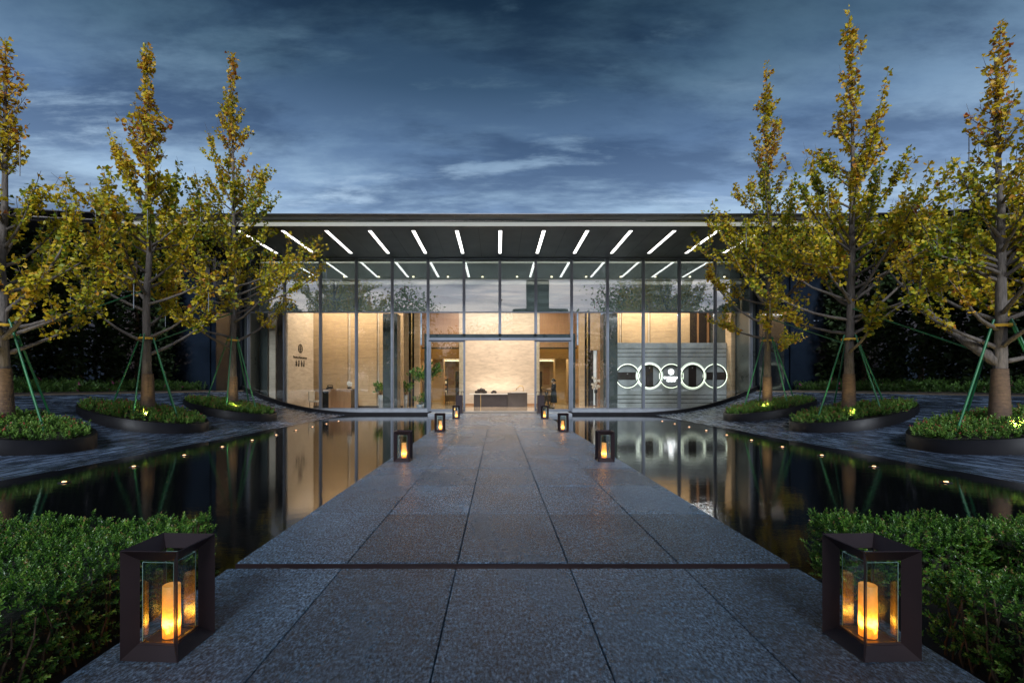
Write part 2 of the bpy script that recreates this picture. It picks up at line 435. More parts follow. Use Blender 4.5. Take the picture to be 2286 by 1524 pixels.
M['glass_edge'] = plain('green_glass_edge', (0.18, 0.30, 0.27), 0.2)
M['wax'] = candle_mat()
M['bark'] = bark('ginkgo_bark', (0.115, 0.098, 0.085))
M['rope'] = bark('straw_rope', (0.11, 0.070, 0.046), (2.0, 2.0, 13))
M['soil'] = plain('dark_soil', (0.02, 0.015, 0.011), 0.95, bmp=0.6)
M['green_pole'] = plain('green_painted_pole', (0.012, 0.125, 0.045), 0.42)
M['strap'] = plain('yellow_strap', (0.55, 0.33, 0.02), 0.6)
M['tube'] = plain('pale_plastic_tube', (0.17, 0.19, 0.22), 0.4)
M['ginkgo'] = leafmat('ginkgo_leaf', [(0.0, (0.09, 0.16, 0.014)), (0.26, (0.26, 0.29, 0.020)), (0.48, (0.56, 0.45, 0.020)), (0.72, (0.58, 0.35, 0.03)), (0.9, (0.50, 0.21, 0.03)), (1.0, (0.34, 0.09, 0.035))], 0.38)
M['box'] = leafmat('boxwood_leaf', [(0.0, (0.014, 0.048, 0.008)), (0.5, (0.062, 0.170, 0.020)), (0.82, (0.15, 0.31, 0.038)), (0.97, (0.26, 0.40, 0.07)), (1.0, (0.22, 0.14, 0.05))], 0.22, 0.30, 0.55)
M['cover'] = leafmat('groundcover_leaf', [(0.0, (0.03, 0.085, 0.016)), (0.5, (0.10, 0.21, 0.035)), (0.9, (0.19, 0.30, 0.055)), (0.93, (0.22, 0.05, 0.03)), (1.0, (0.35, 0.06, 0.06))], 0.25)
M['darkleaf'] = leafmat('evergreen_leaf', [(0.0, (0.007, 0.014, 0.006)), (0.6, (0.018, 0.036, 0.012)), (1.0, (0.04, 0.07, 0.02))], 0.1, 0.6, 0.2)
M['stem'] = plain('twig_bark', (0.085, 0.055, 0.032), 0.85)
M['hcore'] = plain('hedge_dark_core', (0.012, 0.014, 0.007), 0.95, bmp=0.8, bscale=40, bdist=0.02)
M['pinkleaf'] = leafmat('azalea_leaf', [(0.0, (0.02, 0.05, 0.012)), (0.9, (0.08, 0.17, 0.03)), (0.965, (0.09, 0.18, 0.03)), (0.97, (0.35, 0.05, 0.16)), (1.0, (0.5, 0.10, 0.3))], 0.2)
M['fix'] = plain('black_fixture', (0.02, 0.02, 0.022), 0.4, 0.5)
M['spot'] = emis('uplight_lens', (1.0, 0.82, 0.25), 7.0)
M['inground'] = emis('in_ground_lens', (1.0, 0.46, 0.10), 3.0)
M['channel'] = plain('wet_steel_channel', (0.05, 0.04, 0.04), 0.12, 0.8, bmp=0.3, bscale=25)
M['skin'] = plain('skin', (0.55, 0.36, 0.27), 0.5)
M['dress'] = plain('black_dress_cloth', (0.012, 0.013, 0.018), 0.75)
M['hair'] = plain('black_hair', (0.010, 0.008, 0.008), 0.4)
M['mask'] = plain('pale_blue_mask', (0.45, 0.55, 0.62), 0.8)
M['shelfwhite'] = emis('backlit_white_panel', (0.85, 0.95, 1.0), 0.45)
M['upholstery'] = plain('grey_upholstery', (0.16, 0.14, 0.13), 0.85)
M['cloth_pale'] = plain('pale_upholstery', (0.55, 0.5, 0.44), 0.85)
M['far'] = plain('distant_tower_cladding', (0.06, 0.075, 0.085), 0.5)
M['hill'] = plain('wooded_hill', (0.03, 0.036, 0.03), 0.95, scale=0.05)
M['grate'] = plain('pale_drain_stone', (0.34, 0.28, 0.22), 0.6)
M['mat'] = plain('ribbed_entry_mat', (0.09, 0.088, 0.085), 0.6, pscale=(60, 1, 1), scale=3)

# ------------------------------------------------------------------ ground, pools, banks, walkway
WATER_Z = -0.13
def prof(x):
    t = max(0.0, (abs(x) - 6.4) / 6.2)
    return -0.15 + 1.19 * t ** 2.5

g = MB().add([(-900, -900, -0.5), (900, -900, -0.5), (900, 900, -0.5), (-900, 900, -0.5)], [(0, 1, 2, 3)]).build('ground', M['ground'])
tag(g, kind='structure')

for s in (-1, 1):
    m = MB().add([(s * 2.03, 3.2, WATER_Z), (s * 8.4, 3.2, WATER_Z), (s * 8.4, 24.2, WATER_Z), (s * 2.03, 24.2, WATER_Z)], [(0, 1, 2, 3)])
    tag(m.build('pool_water', M['water']), kind='structure')
    # bank: base sheet + stone slabs that follow the curved profile
    xs = [6.3 + i * 0.35 for i in range(19)] + [12.62, 12.9]
    vs = [(s * x, y, prof(min(x, 12.6)) - 0.045) for x in xs for y in (2.5, 24.6)]
    m = MB().add(vs, [(2 * i, 2 * i + 1, 2 * i + 3, 2 * i + 2) for i in range(len(xs) - 1)], True)
    bank = tag(m.build('stone_bank', M['bank_base']), kind='structure')
    nst, L = 11, 1.36
    wdt = (12.6 - 6.35) / nst
    for i in range(nst):
        xa, xb = 6.35 + i * wdt + 0.006, 6.35 + (i + 1) * wdt - 0.006
        me = None
        ks = [xa + (xb - xa) * q / 3 for q in range(4)]
        m = MB(); v = []
        for x in ks:
            z = prof(x)
            v += [(s * x, 0, z), (s * x, L - 0.012, z), (s * x, L - 0.012, z - 0.06), (s * x, 0, z - 0.06)]
        f = [(0, 1, 2, 3), (15, 14, 13, 12)]
        for q in range(3):
            for e in range(4): f.append((4 * q + e, 4 * q + (e + 1) % 4, 4 * q + 4 + (e + 1) % 4, 4 * q + 4 + e))
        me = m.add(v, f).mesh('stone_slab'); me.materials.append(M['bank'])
        for r in range(15):
            y = 4.1 + r * L + (0.5 * L if i % 2 else 0)
            if y + L > 24.6: continue
            link('stone_slab', me, None, bank, (0, y, 0.0015 * ((i * 7 + r * 5) % 3)))
    # upper terrace behind the drain
    m = MB().add([(s * 12.9, 2, 0.98), (s * 40, 2, 0.98), (s * 40, 24.6, 0.98), (s * 12.9, 24.6, 0.98)], [(0, 1, 2, 3)])
    tag(m.build('terrace_ground', M['soil']), kind='structure')
    # drain: pale coping with a row of teeth, two long stones
    dr = empty('drain_channel', (s * 12.75, 14, 1.02), 'pale slotted drain channel running along the top of the %s stone bank' % ('sign-wall side' if s < 0 else 'ring-light side'), 'drain')
    m = MB(); m.box(s * 12.63, s * 12.69, 4, 24.0, 1.02, 1.075); m.build('front_stone', M['grate'], dr)
    m = MB(); m.box(s * 12.86, s * 12.93, 4, 24.0, 1.0, 1.12); m.build('back_kerb', M['granite_edge'], dr)
    m = MB(); m.box(s * 12.69, s * 12.86, 4, 24.0, 1.0, 1.03); m.build('trough', M['gap'], dr)
    m = MB()
    for k in range(160): y = 4.05 + k * 0.124; m.box(s * 12.69, s * 12.85, y, y + 0.06, 1.031, 1.068)
    tag(m.build('grating_bars', M['grate'], dr), kind='stuff')

HW, COLW, ROWL = 2.035, 0.814, 1.372
wk = MB(); wk.box(-HW + 0.03, HW - 0.03, 3.50, 22.15, -0.42, -0.095); wk.box(-HW + 0.03, HW - 0.03, -4, 3.40, -0.42, -0.095)
walk = tag(wk.build('walkway', M['granite_edge']), kind='structure')
slab = MB().cbox(0.004, COLW - 0.004, 0.005, ROWL - 0.005, -0.10, 0.0, 0.004).mesh('granite_slab'); slab.materials.append(M['granite'])
y0 = 3.56
row = 0
while y0 < 21.9:
    for c in range(5):
        link('granite_slab', slab, None, walk, (-HW + c * COLW, y0, random.uniform(-0.002, 0.002)))
    y0 += ROWL; row += 1
WALK_END = y0
sl2 = MB().cbox(0.0035, COLW - 0.0035, 0.0, 2.55, -0.10, 0.0, 0.003).mesh('granite_slab'); sl2.materials.append(M['granite'])
for c in range(5):
    link('granite_slab', sl2, None, walk, (-HW + c * COLW, 3.445 - 2.55, 0.0))
    link('granite_slab', sl2, None, walk, (-HW + c * COLW, 3.445 - 5.105, 0.0))
ch = empty('water_channel', (0, 3.5, -0.1), 'narrow dark water channel crossing the walkway between the granite slabs', 'channel')
m = MB(); m.box(-HW, HW, 3.447, 3.558, -0.094, -0.040); m.build('trough', M['channel'], ch)
m = MB(); m.box(-HW, HW, 3.549, 3.557, -0.039, -0.006); m.build('steel_lip', M['lantern'], ch)
m = MB(); rr = random.Random(3)
for k in range(26):
    x = rr.uniform(-1.9, 1.9); y = rr.uniform(3.47, 3.53); a = rr.uniform(0.01, 0.05)
    m.ball((x, y, -0.036), 1.0, 7, 5, (a, rr.uniform(0.006, 0.014), rr.uniform(0.006, 0.016)))
tag(m.build('pebbles', M['granite_edge'], ch), kind='stuff')

# entrance landing and mat in front of the doors
m = MB(); m.box(-3.4, 3.4, WALK_END + 0.004, 24.02, -0.4, -0.012); tag(m.build('entrance_landing', M['sill']), kind='structure')
m = MB()
for k in range(14): y = WALK_END + 0.1 + k * 0.12; m.box(-2.15, 2.15, y, y + 0.1, -0.012, 0.012)
tag(m.build('entrance_mat', M['mat']), 'ribbed grey mat lying before the open sliding doors', 'mat')

# in-ground lights along the foot of each bank
ig_body = MB().lathe((0, 0, 0), [(0.075, -0.05), (0.075, 0.006), (0.058, 0.010)], 18).mesh('housing'); ig_body.materials.append(M['fix'])
ig_lens = MB().lathe((0, 0, 0), [(0.032, 0.008), (0.028, 0.016), (0.012, 0.020)], 16).mesh('lens'); ig_lens.materials.append(M['inground'])
for s in (-1, 1):
    for k in range(10):
        y = 7.15 + k * 1.37; x = s * 6.52
        o = empty('in_ground_light', (x, y, WATER_Z + 0.004), 'small round amber light at the foot of the %s bank' % ('desk-side' if s < 0 else 'ring-light-side'), 'ground light', 'amber lights along the pool edges')
        link('housing', ig_body, None, o, wo(o)); link('lens', ig_lens, None, o, wo(o))

# ------------------------------------------------------------------ pavilion: canopy, facade, interior shell
YF, MOD = 24.26, 1.8
ZS = 7.72                                     # soffit height
bld = empty('glass_pavilion', (0, YF, 0), 'low glass pavilion with deep lit canopy behind the pools', 'building')

def edgeY(x, y0):
    d = max(0.0, abs(x) - 12.5)
    return y0 - 0.018 * d * d
XS = [-24 + i * 1.5 for i in range(33)]
def swept(m, poly, xs=XS, smooth=False):
    n = len(poly); v = []
    for x in xs: v += [(x, edgeY(x, y) if y < 21 else y, z) for y, z in poly]
    f = [tuple(range(n - 1, -1, -1)), tuple(range((len(xs) - 1) * n, len(xs) * n))]
    for i in range(len(xs) - 1):
        for k in range(n): f.append((i * n + k, i * n + (k + 1) % n, (i + 1) * n + (k + 1) % n, (i + 1) * n + k))
    m.add(v, f, smooth); return m
roof = swept(MB(), [(18.70, 7.93), (18.70, 7.965), (18.8, 7.985), (44.0, 8.02), (44.0, 7.935), (19.5, 7.93)]).build('roof', M['roof'], bld)
swept(MB(), [(19.40, 7.72), (19.40, 7.925), (24.6, 7.925), (24.6, 7.72)]).build('soffit', M['soffit'], bld)
# curved eave panels: each from the roof edge to the nosing
for k in range(-9, 10):
    xa, xb = k * MOD + 0.006, (k + 1) * MOD - 0.006
    pr = [(18.72, 7.925), (18.95, 7.90), (19.2, 7.888), (19.33, 7.887), (19.38, 7.886)]
    m = MB(); v = []
    for x in (xa, xb):
        v += [(x, edgeY(x, y), z) for y, z in pr] + [(x, edgeY(x, y), z + 0.012) for y, z in reversed(pr)]
    n = 10; f = [tuple(range(n - 1, -1, -1)), tuple(range(n, 2 * n))] + [(i, (i + 1) % n, n + (i + 1) % n, n + i) for i in range(n)]
    m.add(v, f, False); m.build('eave_panel', M['roof'], bld)
m = MB()
nose = [(19.285, 7.876), (19.287, 7.86), (19.290, 7.842), (19.295, 7.826), (19.398, 7.824), (19.398, 7.878)]
swept(m, nose); m.build('upper_nosing', M['chrome'], bld)
m = MB()
nose = [(19.265, 7.806), (19.267, 7.78), (19.271, 7.75), (19.277, 7.72), (19.284, 7.70), (19.398, 7.698), (19.398, 7.808)]
swept(m, nose, [x for x in XS if abs(x) < 15.6]); m.build('light_line', M['fascia_led'], bld)
# soffit joints and linear lights
for k in range(-6, 7):
    x = k * MOD
    m = MB(); m.box(x - 0.10, x + 0.10, 19.93, 23.45, ZS - 0.012, ZS + 0.01); fr = m.build('light_frame', M['soffit'], bld)
    m = MB(); m.box(x - 0.068, x + 0.068, 19.98, 23.40, ZS - 0.016, ZS - 0.006); m.build('linear_light', M['led'], fr)
for k in range(-10, 10):
    x = k * MOD + MOD / 2
    m = MB(); m.box(x - 0.006, x + 0.006, 19.45, 24.1, ZS - 0.004, ZS + 0.002); m.build('soffit_joint', M['gap'], bld)

# mullions, transoms, glass
def pane(x0, x1, z0, z1, mat, y=YF, parent=None, name='glass_pane'):
    m = MB(); m.box(x0, x1, y - 0.006, y + 0.006, z0, z1); return m.build(name, mat, parent or bld)
ZT = PZ(697, YF); ZD0, ZD1 = PZ(745, YF), PZ(757, YF)
SILL = 0.14
for k in range(-7, 8):
    x = k * MOD
    z0 = SILL if abs(k) >= 2 else ZD0 - 0.001
    m = MB(); m.box(x - 0.042, x + 0.042, YF - 0.11, YF + 0.12, z0, ZS - 0.002); mu = m.build('mullion', M['steel'], bld)
    m = MB(); m.box(x - 0.072, x + 0.072, YF - 0.035, YF + 0.08, z0 + 0.002, ZS - 0.004); m.build('mullion_flange', M['steel'], mu)
for k in range(-7, 7):
    xa, xb = k * MOD + 0.074, (k + 1) * MOD - 0.074
    pane(xa, xb, ZT + 0.03, ZS - 0.05, M['glass_up'])
    m = MB(); m.box(xa, xb, YF - 0.03, YF + 0.06, ZT - 0.032, ZT + 0.028); m.build('transom', M['steel'], bld)
    m = MB(); m.box(xa, xb, YF - 0.03, YF + 0.06, ZS - 0.05, ZS - 0.003); m.build('head_rail', M['steel'], bld)
    if k in (-2, -1, 0, 1):
        pane(xa, xb, ZD0, ZT - 0.034, M['glass_low'])
    else:
        pane(xa, xb, SILL + 0.05, ZT - 0.034, M['glass_low'])
        m = MB(); m.box(xa, xb, YF - 0.03, YF + 0.06, SILL, SILL + 0.05); m.build('bottom_rail', M['steel'], bld)
# sill stones below the glass, dark recess under them
for k in range(-7, 7):
    if k in (-2, -1, 0, 1): continue
    m = MB(); m.cbox(k * MOD + 0.003, (k + 1) * MOD - 0.003, YF - 0.22, YF + 0.2, -0.012, SILL - 0.002, 0.006); m.build('sill_stone', M['sill'], bld)
m = MB(); m.box(-12.6, -3.41, YF - 0.12, YF + 0.2, -0.45, -0.014); m.build('plinth', M['kerb'], bld)
m = MB(); m.box(3.41, 12.6, YF - 0.12, YF + 0.2, -0.45, -0.014); m.build('plinth', M['kerb'], bld)
# doors: portal of dark teal, steel frame, two fixed leaves and two slid-back leaves
pt = 2 * MOD
m = MB(); m.box(-pt - 0.17, pt + 0.17, YF + 0.125, YF + 0.3, ZD1 + 0.03, ZD0); m.build('door_head_panel', M['teal'], bld)
for s in (-1, 1):
    m = MB(); m.box(s * (pt + 0.078), s * (pt + 0.2), YF + 0.085, YF + 0.3, 0.02, ZD0 + 0.02); m.build('portal_jamb', M['teal'], bld)
m = MB(); m.box(-pt + 0.044, pt - 0.044, YF - 0.13, YF + 0.11, ZD1 - 0.06, ZD1 + 0.06); m.build('door_head_frame', M['steel'], bld)
m = MB(); m.ball((0, YF - 0.15, ZD1 - 0.02), 0.05, 10, 6); m.build('door_sensor', M['fix'], bld)
for s in (-1, 1):
    for q, dy in ((0, 0.0), (1, 0.13)):
        a, b = s * (pt - 0.05), s * (MOD - 0.06)
        x0, x1 = min(a, b), max(a, b); zt = ZD1 - 0.062
        d = MB(); y = YF - 0.02 + dy
        d.box(x0, x0 + 0.09, y - 0.028, y + 0.028, 0.03, zt); d.box(x1 - 0.09, x1, y - 0.028, y + 0.028, 0.03, zt)
        d.box(x0 + 0.091, x1 - 0.091, y - 0.028, y + 0.028, zt - 0.07, zt - 0.001); d.box(x0 + 0.091, x1 - 0.091, y - 0.028, y + 0.028, 0.031, 0.13)
        dd = d.build('sliding_door', M['steel'], bld)
        pane(x0 + 0.092, x1 - 0.092, 0.131, zt - 0.072, M['glass_low'], y, dd, 'door_glass')
    m = MB(); m.box(s * pt - 0.05, s * pt + 0.05, YF - 0.1, YF + 0.11, 0.0, SILL); m.build('door_post_base', M['steel'], bld)
# black kerb that curves up in front of the facade and the return sides
for s in (-1, 1):
    m = MB(); v = []; xs = [3.42 + i * (12.75 - 3.42) / 34 for i in range(35)]
    for x in xs:
        t = max(0.0, (x - 6.4) / 6.2); zt = prof(x) + 0.13 + 0.07 * min(1, t); zt = max(zt, -0.016) if x > 6.4 else -0.016
        zb = min(prof(x) - 0.12, -0.2)
        v += [(s * x, 23.86, zb), (s * x, 23.86, zt), (s * x, 24.03, zt), (s * x, 24.03, zb)]
    f = [(0, 1, 2, 3), tuple(4 * 34 + q for q in (3, 2, 1, 0))]
    for i in range(34):
        for q in range(4): f.append((4 * i + q, 4 * i + (q + 1) % 4, 4 * i + 4 + (q + 1) % 4, 4 * i + 4 + q))
    m.add(v, f); m.build('curved_kerb', M['kerb'], bld)
    # side return of the glass box and wing cladding
    m = MB(); m.box(s * 12.68, s * 12.95, YF - 0.1, 36, -0.3, ZS - 0.003); m.build('side_wall', M['column'], bld)
    m = MB(); m.box(s * 12.76, s * 13.1, 21.72, YF - 0.12, 0.9, ZS - 0.012); m.build('wing_return', M['glass_wing'], bld)
    for k in range(6):
        xa = 12.97 + k * 1.8; 
        for (za, zb) in ((0.9, 4.2), (4.23, ZS - 0.01)):
            m = MB(); m.box(s * xa, s * (xa + 1.78), 21.6 - 0.02 * k, 21.7, za, zb); m.build('cladding_panel', M['glass_wing'], bld)

# interior shell -----------------------------------------------------------
FZ = 0.02
m = MB(); m.box(-12.6, 12.6, YF + 0.32, 46, -0.2, FZ); m.build('floor', M['floor'], bld)
m = MB(); m.box(-3.4, 3.4, 24.03, YF + 0.31, -0.2, FZ - 0.004); m.build('threshold', M['sill'], bld)
m = MB(); m.box(-12.6, 12.6, YF + 0.32, 32.2, 6.6, 6.75); m.build('ceiling', M['ceil'], bld)
YM = 25.35
m = MB(); m.box(-12.6, 12.6, YM, YM + 0.12, PZ(697, YM) + 0.02, ZS - 0.005); mur = m.build('mural_wall', M['mural'], bld)
zb_ = PZ(697, YM) + 0.021
for layer, (mat, zc, amp, ph) in enumerate((('mural1', 6.55, 0.26, 0.3), ('mural', 6.2, 0.22, 2.0), ('mural2', 5.95, 0.30, 4.1))):
    pts = []; n = 90
    for i in range(n + 1):
        x = -12.5 + 25 * i / n
        z = zc + amp * (0.6 * math.sin(0.55 * x + ph) + 0.4 * math.sin(1.23 * x + 2 * ph) + 0.25 * math.sin(2.9 * x + ph))
        pts.append((x, z))
    yy = YM - 0.02 * (layer + 1)
    v = []
    for x, z in pts: v += [(x, yy, zb_), (x, yy, z), (x, yy + 0.018, z), (x, yy + 0.018, zb_)]
    f = [(0, 1, 2, 3), tuple(4 * n + q for q in (3, 2, 1, 0))]
    for i in range(n):
        for q in range(4): f.append((4 * i + q, 4 * i + (q + 1) % 4, 4 * i + 4 + (q + 1) % 4, 4 * i + 4 + q))
    MB().add(v, f).build('mountain_relief', M[mat], mur)
m = MB(); m.box(-12.4, 12.4, YM - 0.25, YM - 0.18, PZ(588, YM) - 0.04, PZ(588, YM) + 0.04); m.build('cove_reflection_strip', M['cove'], mur)  # glowing strip added in place of a ceiling cove's reflection
dlm = MB().lathe((0, 0, 0), [(0.05, 0), (0.05, 0.05), (0.03, 0.052)], 12).mesh('downlight'); dlm.materials.append(M['warm'])
for k in range(-6, 7):
    link('downlight', dlm, None, mur, (k * MOD + 0.9, YM - 0.16, 6.95))

# centre feature wall
YW = 31.5
m = MB(); m.box(-2.62, 2.62, YW, YW + 0.3, FZ, 6.6); fw = m.build('travertine_feature_wall', M['trav'], bld)
m = MB(); m.box(-2.62, 2.62, YW - 0.012, YW - 0.002, FZ, FZ + 0.13); m.build('skirting', M['wood'], fw)
# side openings: piers, lintels, hall behind
for s in (-1, 1):
    def bx(n, mat, xa, xb, ya, yb, za, zb, par=bld):
        m = MB(); m.box(min(s * xa, s * xb), max(s * xa, s * xb), ya, yb, za, zb); return m.build(n, M[mat], par)
    bx('wood_lintel', 'wood', 2.64, 5.05, YW + 0.02, YW + 0.2, 3.80, 6.6)
    bx('lintel_trim', 'gap', 2.64, 5.05, YW - 0.01, YW + 0.19, 3.72, 3.79)
    bx('amber_lintel', 'amber', 2.64, 6.4, 33.2, 33.35, 3.14, 4.1)
    bx('hall_ceiling', 'ceil', 2.4, 8.0, 33.36, 43.5, 3.36, 3.45)
    for q, yy in enumerate((34.6, 36.8, 39.2)):
        bx('ceiling_light', 'warm', 2.9, 5.6, yy, yy + 0.22, 3.335, 3.355)
    bx('amber_pier', 'amber', 3.86, 4.62, 33.4, 34.4, FZ, 3.35)
    bx('hall_wall', 'trav2', 4.63, 8.0, 36.5, 36.7, FZ, 3.35)
    bx('hall_side_wall', 'trav', 2.35, 2.6, YW + 0.31, 43.4, FZ, 3.35)
    bx('back_wall', 'trav2', 2.3, 8.1, 43.5, 43.7, FZ, 3.4)
    bx('dark_doorway', 'dark', 3.0, 3.9, 43.44, 43.49, FZ, 2.6)
    bx('timber_panel', 'wood', 4.0, 4.55, 43.42, 43.48, 1.4, 3.0)
    # travertine pier, dark recess with a bronze rod, second pier
    xa, xb = abs(PX(1293, 30.6) if s > 0 else PX(937, 30.6)), abs(PX(1305, 30.6) if s > 0 else PX(925, 30.6))
    bx('stone_pier', 'trav2', xa, xb, 30.55, 30.9, FZ, 6.6)
    xc = abs(PX(1318, 30.6) if s > 0 else PX(912, 30.6)); xd = abs(PX(1341, 30.6) if s > 0 else PX(891, 30.6))
    bx('recess', 'gap', xb + 0.002, xc - 0.002, 30.8, 30.9, FZ, 6.6)
    m = MB(); xr = s * (xb + xc) / 2; m.tube([(xr, 30.62, FZ), (xr, 30.62, 6.6)], 0.055, 10)
    for zz in (1.0, 2.4, 4.6): m.tube([(xr, 30.62, zz), (xr, 30.62, zz + 0.06)], 0.085, 10)
    m.build('bronze_rod', M['gold'], bld)
    bx('stone_pier', 'trav2', xc, xd, 30.6, 30.9, FZ if s < 0 else 3.55, 6.6)
    if s > 0:
        bx('backlit_niche', 'shelfwhite', xc + 0.2, xd - 0.22, 30.86, 30.89, FZ + 0.05, 3.54)
        bx('niche_jamb', 'dark', xc, xc + 0.19, 30.6, 30.85, FZ, 3.54)
        bx('niche_jamb', 'wood', xd - 0.2, xd, 30.6, 30.85, FZ, 3.54)
    # grey structural column just inside the glass
    xe, xf = (abs(PX(1345, 26.0)), abs(PX(1376, 26.0))) if s > 0 else (abs(PX(889, 26.0)), abs(PX(857, 26.0)))
    bx('column', 'column', xe, xf, 25.75, 26.6, FZ, PZ(697, 25.35))
# left room: tan travertine back wall panels with slots lined paler for their light, sign wall, dark doorway
YL = 28.6
segs = [(700, 776), (783, 841), (847, 900)]
for a, b in segs:
    m = MB(); m.box(PX(a, YL), PX(b, YL), YL, YL + 0.2, FZ, 6.6); m.build('travertine_panel', M['trav2'], bld)
for a, b in ((777, 782), (842, 846)):
    m = MB(); m.box(PX(a, YL), PX(b, YL), YL + 0.06, YL + 0.1, FZ, 6.6); m.build('slot_lining', M['trav'], bld)  # cream lining paints in the light of the slot
m = MB(); m.box(PX(600, YL), PX(900, YL), YL + 0.21, YL + 0.3, FZ, 6.6); m.build('wall_backing', M['gap'], bld)
m = MB(); m.box(PX(700, YL), PX(900, YL), YL - 0.012, YL - 0.002, FZ, FZ + 0.10); m.build('skirting', M['dark'], bld)
SA, SB = Vector((PX(639, 25.6), 25.6, 0)), Vector((PX(697, 27.9), 27.9, 0))
sd = (SB - SA).normalized(); sn = Vector((sd.y, -sd.x, 0))
m = MB(); m.sheet([SA + Vector((0, 0, FZ)), SB + Vector((0, 0, FZ)), SB + Vector((0, 0, 6.6)), SA + Vector((0, 0, 6.6))], 0.16)
swall = m.build('sign_wall', M['trav'], bld)
m = MB(); m.box(PX(616, 25.9), PX(634, 25.9), 25.9, 26.0, FZ, 6.6); m.build('dark_doorway', M['dark'], bld)
m = MB(); m.box(PX(598, 25.7), PX(615, 25.7), 25.7, 25.9, FZ, 6.6); m.build('stone_pier', M['trav'], bld)
m = MB(); m.box(PX(560, 25.5), PX(597, 25.5), 25.5, 25.6, FZ, 6.6); m.build('grey_wall', M['column'], bld)
# right room: tan wall above, grey grooved feature wall with ring lights
YR = 29.0
for a, b in ((1376, 1383), (1388, 1446), (1452, 1540)):
    m = MB(); m.box(PX(a, YR), PX(b, YR), YR, YR + 0.2, FZ, 6.6); m.build('travertine_panel', M['trav2'], bld)
for a, b, mt in ((1384, 1387, 'trav'), (1447, 1451, 'trav'), (1541, 1556, 'dark'), (1557, 1561, 'wood'), (1562, 1578, 'dark'), (1579, 1584, 'wood'), (1585, 1605, 'dark'), (1606, 1640, 'trav2')):
    m = MB(); m.box(PX(a, YR), PX(b, YR), YR + 0.05, YR + 0.12, FZ, 6.6); m.build('wall_panel' if mt != 'dark' else 'dark_window', M[mt], bld)
m = MB(); m.box(PX(1370, YR), PX(1660, YR), YR + 0.21, YR + 0.3, FZ, 6.6); m.build('wall_backing', M['gap'], bld)
YG = 26.5
ga, gb = PX(1376, YG), PX(1622, YG)
grv = [PZ(v, YG) for v in (765, 778, 787, 796, 881, 890, 899)] + [FZ]
m = MB(); m.box(ga + 0.01, gb - 0.01, YG + 0.03, YG + 0.15, FZ, grv[0] - 0.01); gw = m.build('grey_feature_wall', M['gap'], bld)
for i in range(7):
    m = MB(); m.box(ga, gb, YG, YG + 0.029, grv[i + 1] + 0.018, grv[i] - 0.018 if i else grv[i]); m.build('grey_stone_course', M['grey'], gw)
m = MB(); m.box(gb + 0.01, gb + 0.25, YG - 0.5, YG + 0.15, FZ, 6.6); m.build('stone_pier', M['trav2'], bld)
m = MB(); m.box(gb + 0.26, 12.66, YG - 0.6, YG - 0.5, FZ, 6.6); m.build('grey_wall', M['column'], bld)
rc = [(PX(px, YG), PZ(839, YG)) for px in (1400.5, 1449.6, 1498, 1545.6, 1595.4)]
RR = 27.2 * YG / F
def ring(r0, r1, cx, cz, y0, y1, n=56):
    m = MB(); v = []
    for k in range(n):
        a = 2 * math.pi * k / n; c, s_ = math.cos(a), math.sin(a)
        v += [(cx + r0 * c, y0, cz + r0 * s_), (cx + r1 * c, y0, cz + r1 * s_), (cx + r1 * c, y1, cz + r1 * s_), (cx + r0 * c, y1, cz + r0 * s_)]
    f = []
    for k in range(n):
        j = (k + 1) % n
        for q in range(4): f.append((4 * k + q, 4 * k + (q + 1) % 4, 4 * j + (q + 1) % 4, 4 * j + q))
    return m.add(v, f)
for i, (x, z) in enumerate(rc):
    yo = YG - 0.05 - 0.012 * (i % 2)
    rg = ring(RR - 0.042, RR, x, z, yo - 0.012, yo).build('ring_light', M['ring'] if i % 2 == 0 else M['ring'], gw)
    ring(RR - 0.085, RR - 0.052, x, z, yo - 0.01, YG - 0.001).build('ring_frame', M['fix'], rg)
    if i % 2: ring(RR + 0.002, RR + 0.085, x, z, YG - 0.030, YG - 0.022).build('ring_halo', M['ringhalo'], rg)  # glowing band stands in for the halo cast on the wall
    if i in (0, 4): hw, hh = 0.59, 0.21
    elif i in (1, 3): hw, hh = 0.21, 0.60
    else: continue
    m = MB(); m.box(max(ga, x - hw), min(gb, x + hw), YG - 0.006, YG - 0.001, z - hh, z + hh); nc = m.build('niche_dark_panel', M['dark'], gw)  # flat dark panel drawn in place of the niche's depth
    m = MB(); m.lathe((x, YG - 0.02, z + (0.12 if i in (0, 4) else 0.45)), [(0.02, -0.03), (0.03, -0.03), (0.028, 0.02)], 10); m.build('niche_lamp', M['white'], nc)
lx, lz = rc[2]
lg = ring(0.0005, 0.15, lx, PZ(830, YG), YG - 0.03, YG - 0.005, 28).build('lit_emblem', M['logo'], gw)
rr = random.Random(5)
for (za, zb, xa, n) in ((PZ(845, YG), PZ(840.5, YG), -0.42, 15), (PZ(851.5, YG), PZ(846.5, YG), -0.26, 9)):
    m = MB(); x = lx + xa + 0.03
    for q in range(n):
        wd = rr.uniform(0.035, 0.055)
        m.box(x, x + 0.014, YG - 0.03, YG - 0.005, za, zb)
        zz = rr.choice((za, (za + zb) / 2 - 0.007, zb - 0.014)); m.box(x + 0.0145, x + wd, YG - 0.03, YG - 0.005, zz, zz + 0.014)
        if rr.random() < 0.6: m.box(x + wd - 0.012, x + wd, YG - 0.0295, YG - 0.0055, za, zz - 0.001 if zz > za + 0.03 else zb)
        x += wd + 0.012
    m.build('lit_lettering', M['logo'], gw)
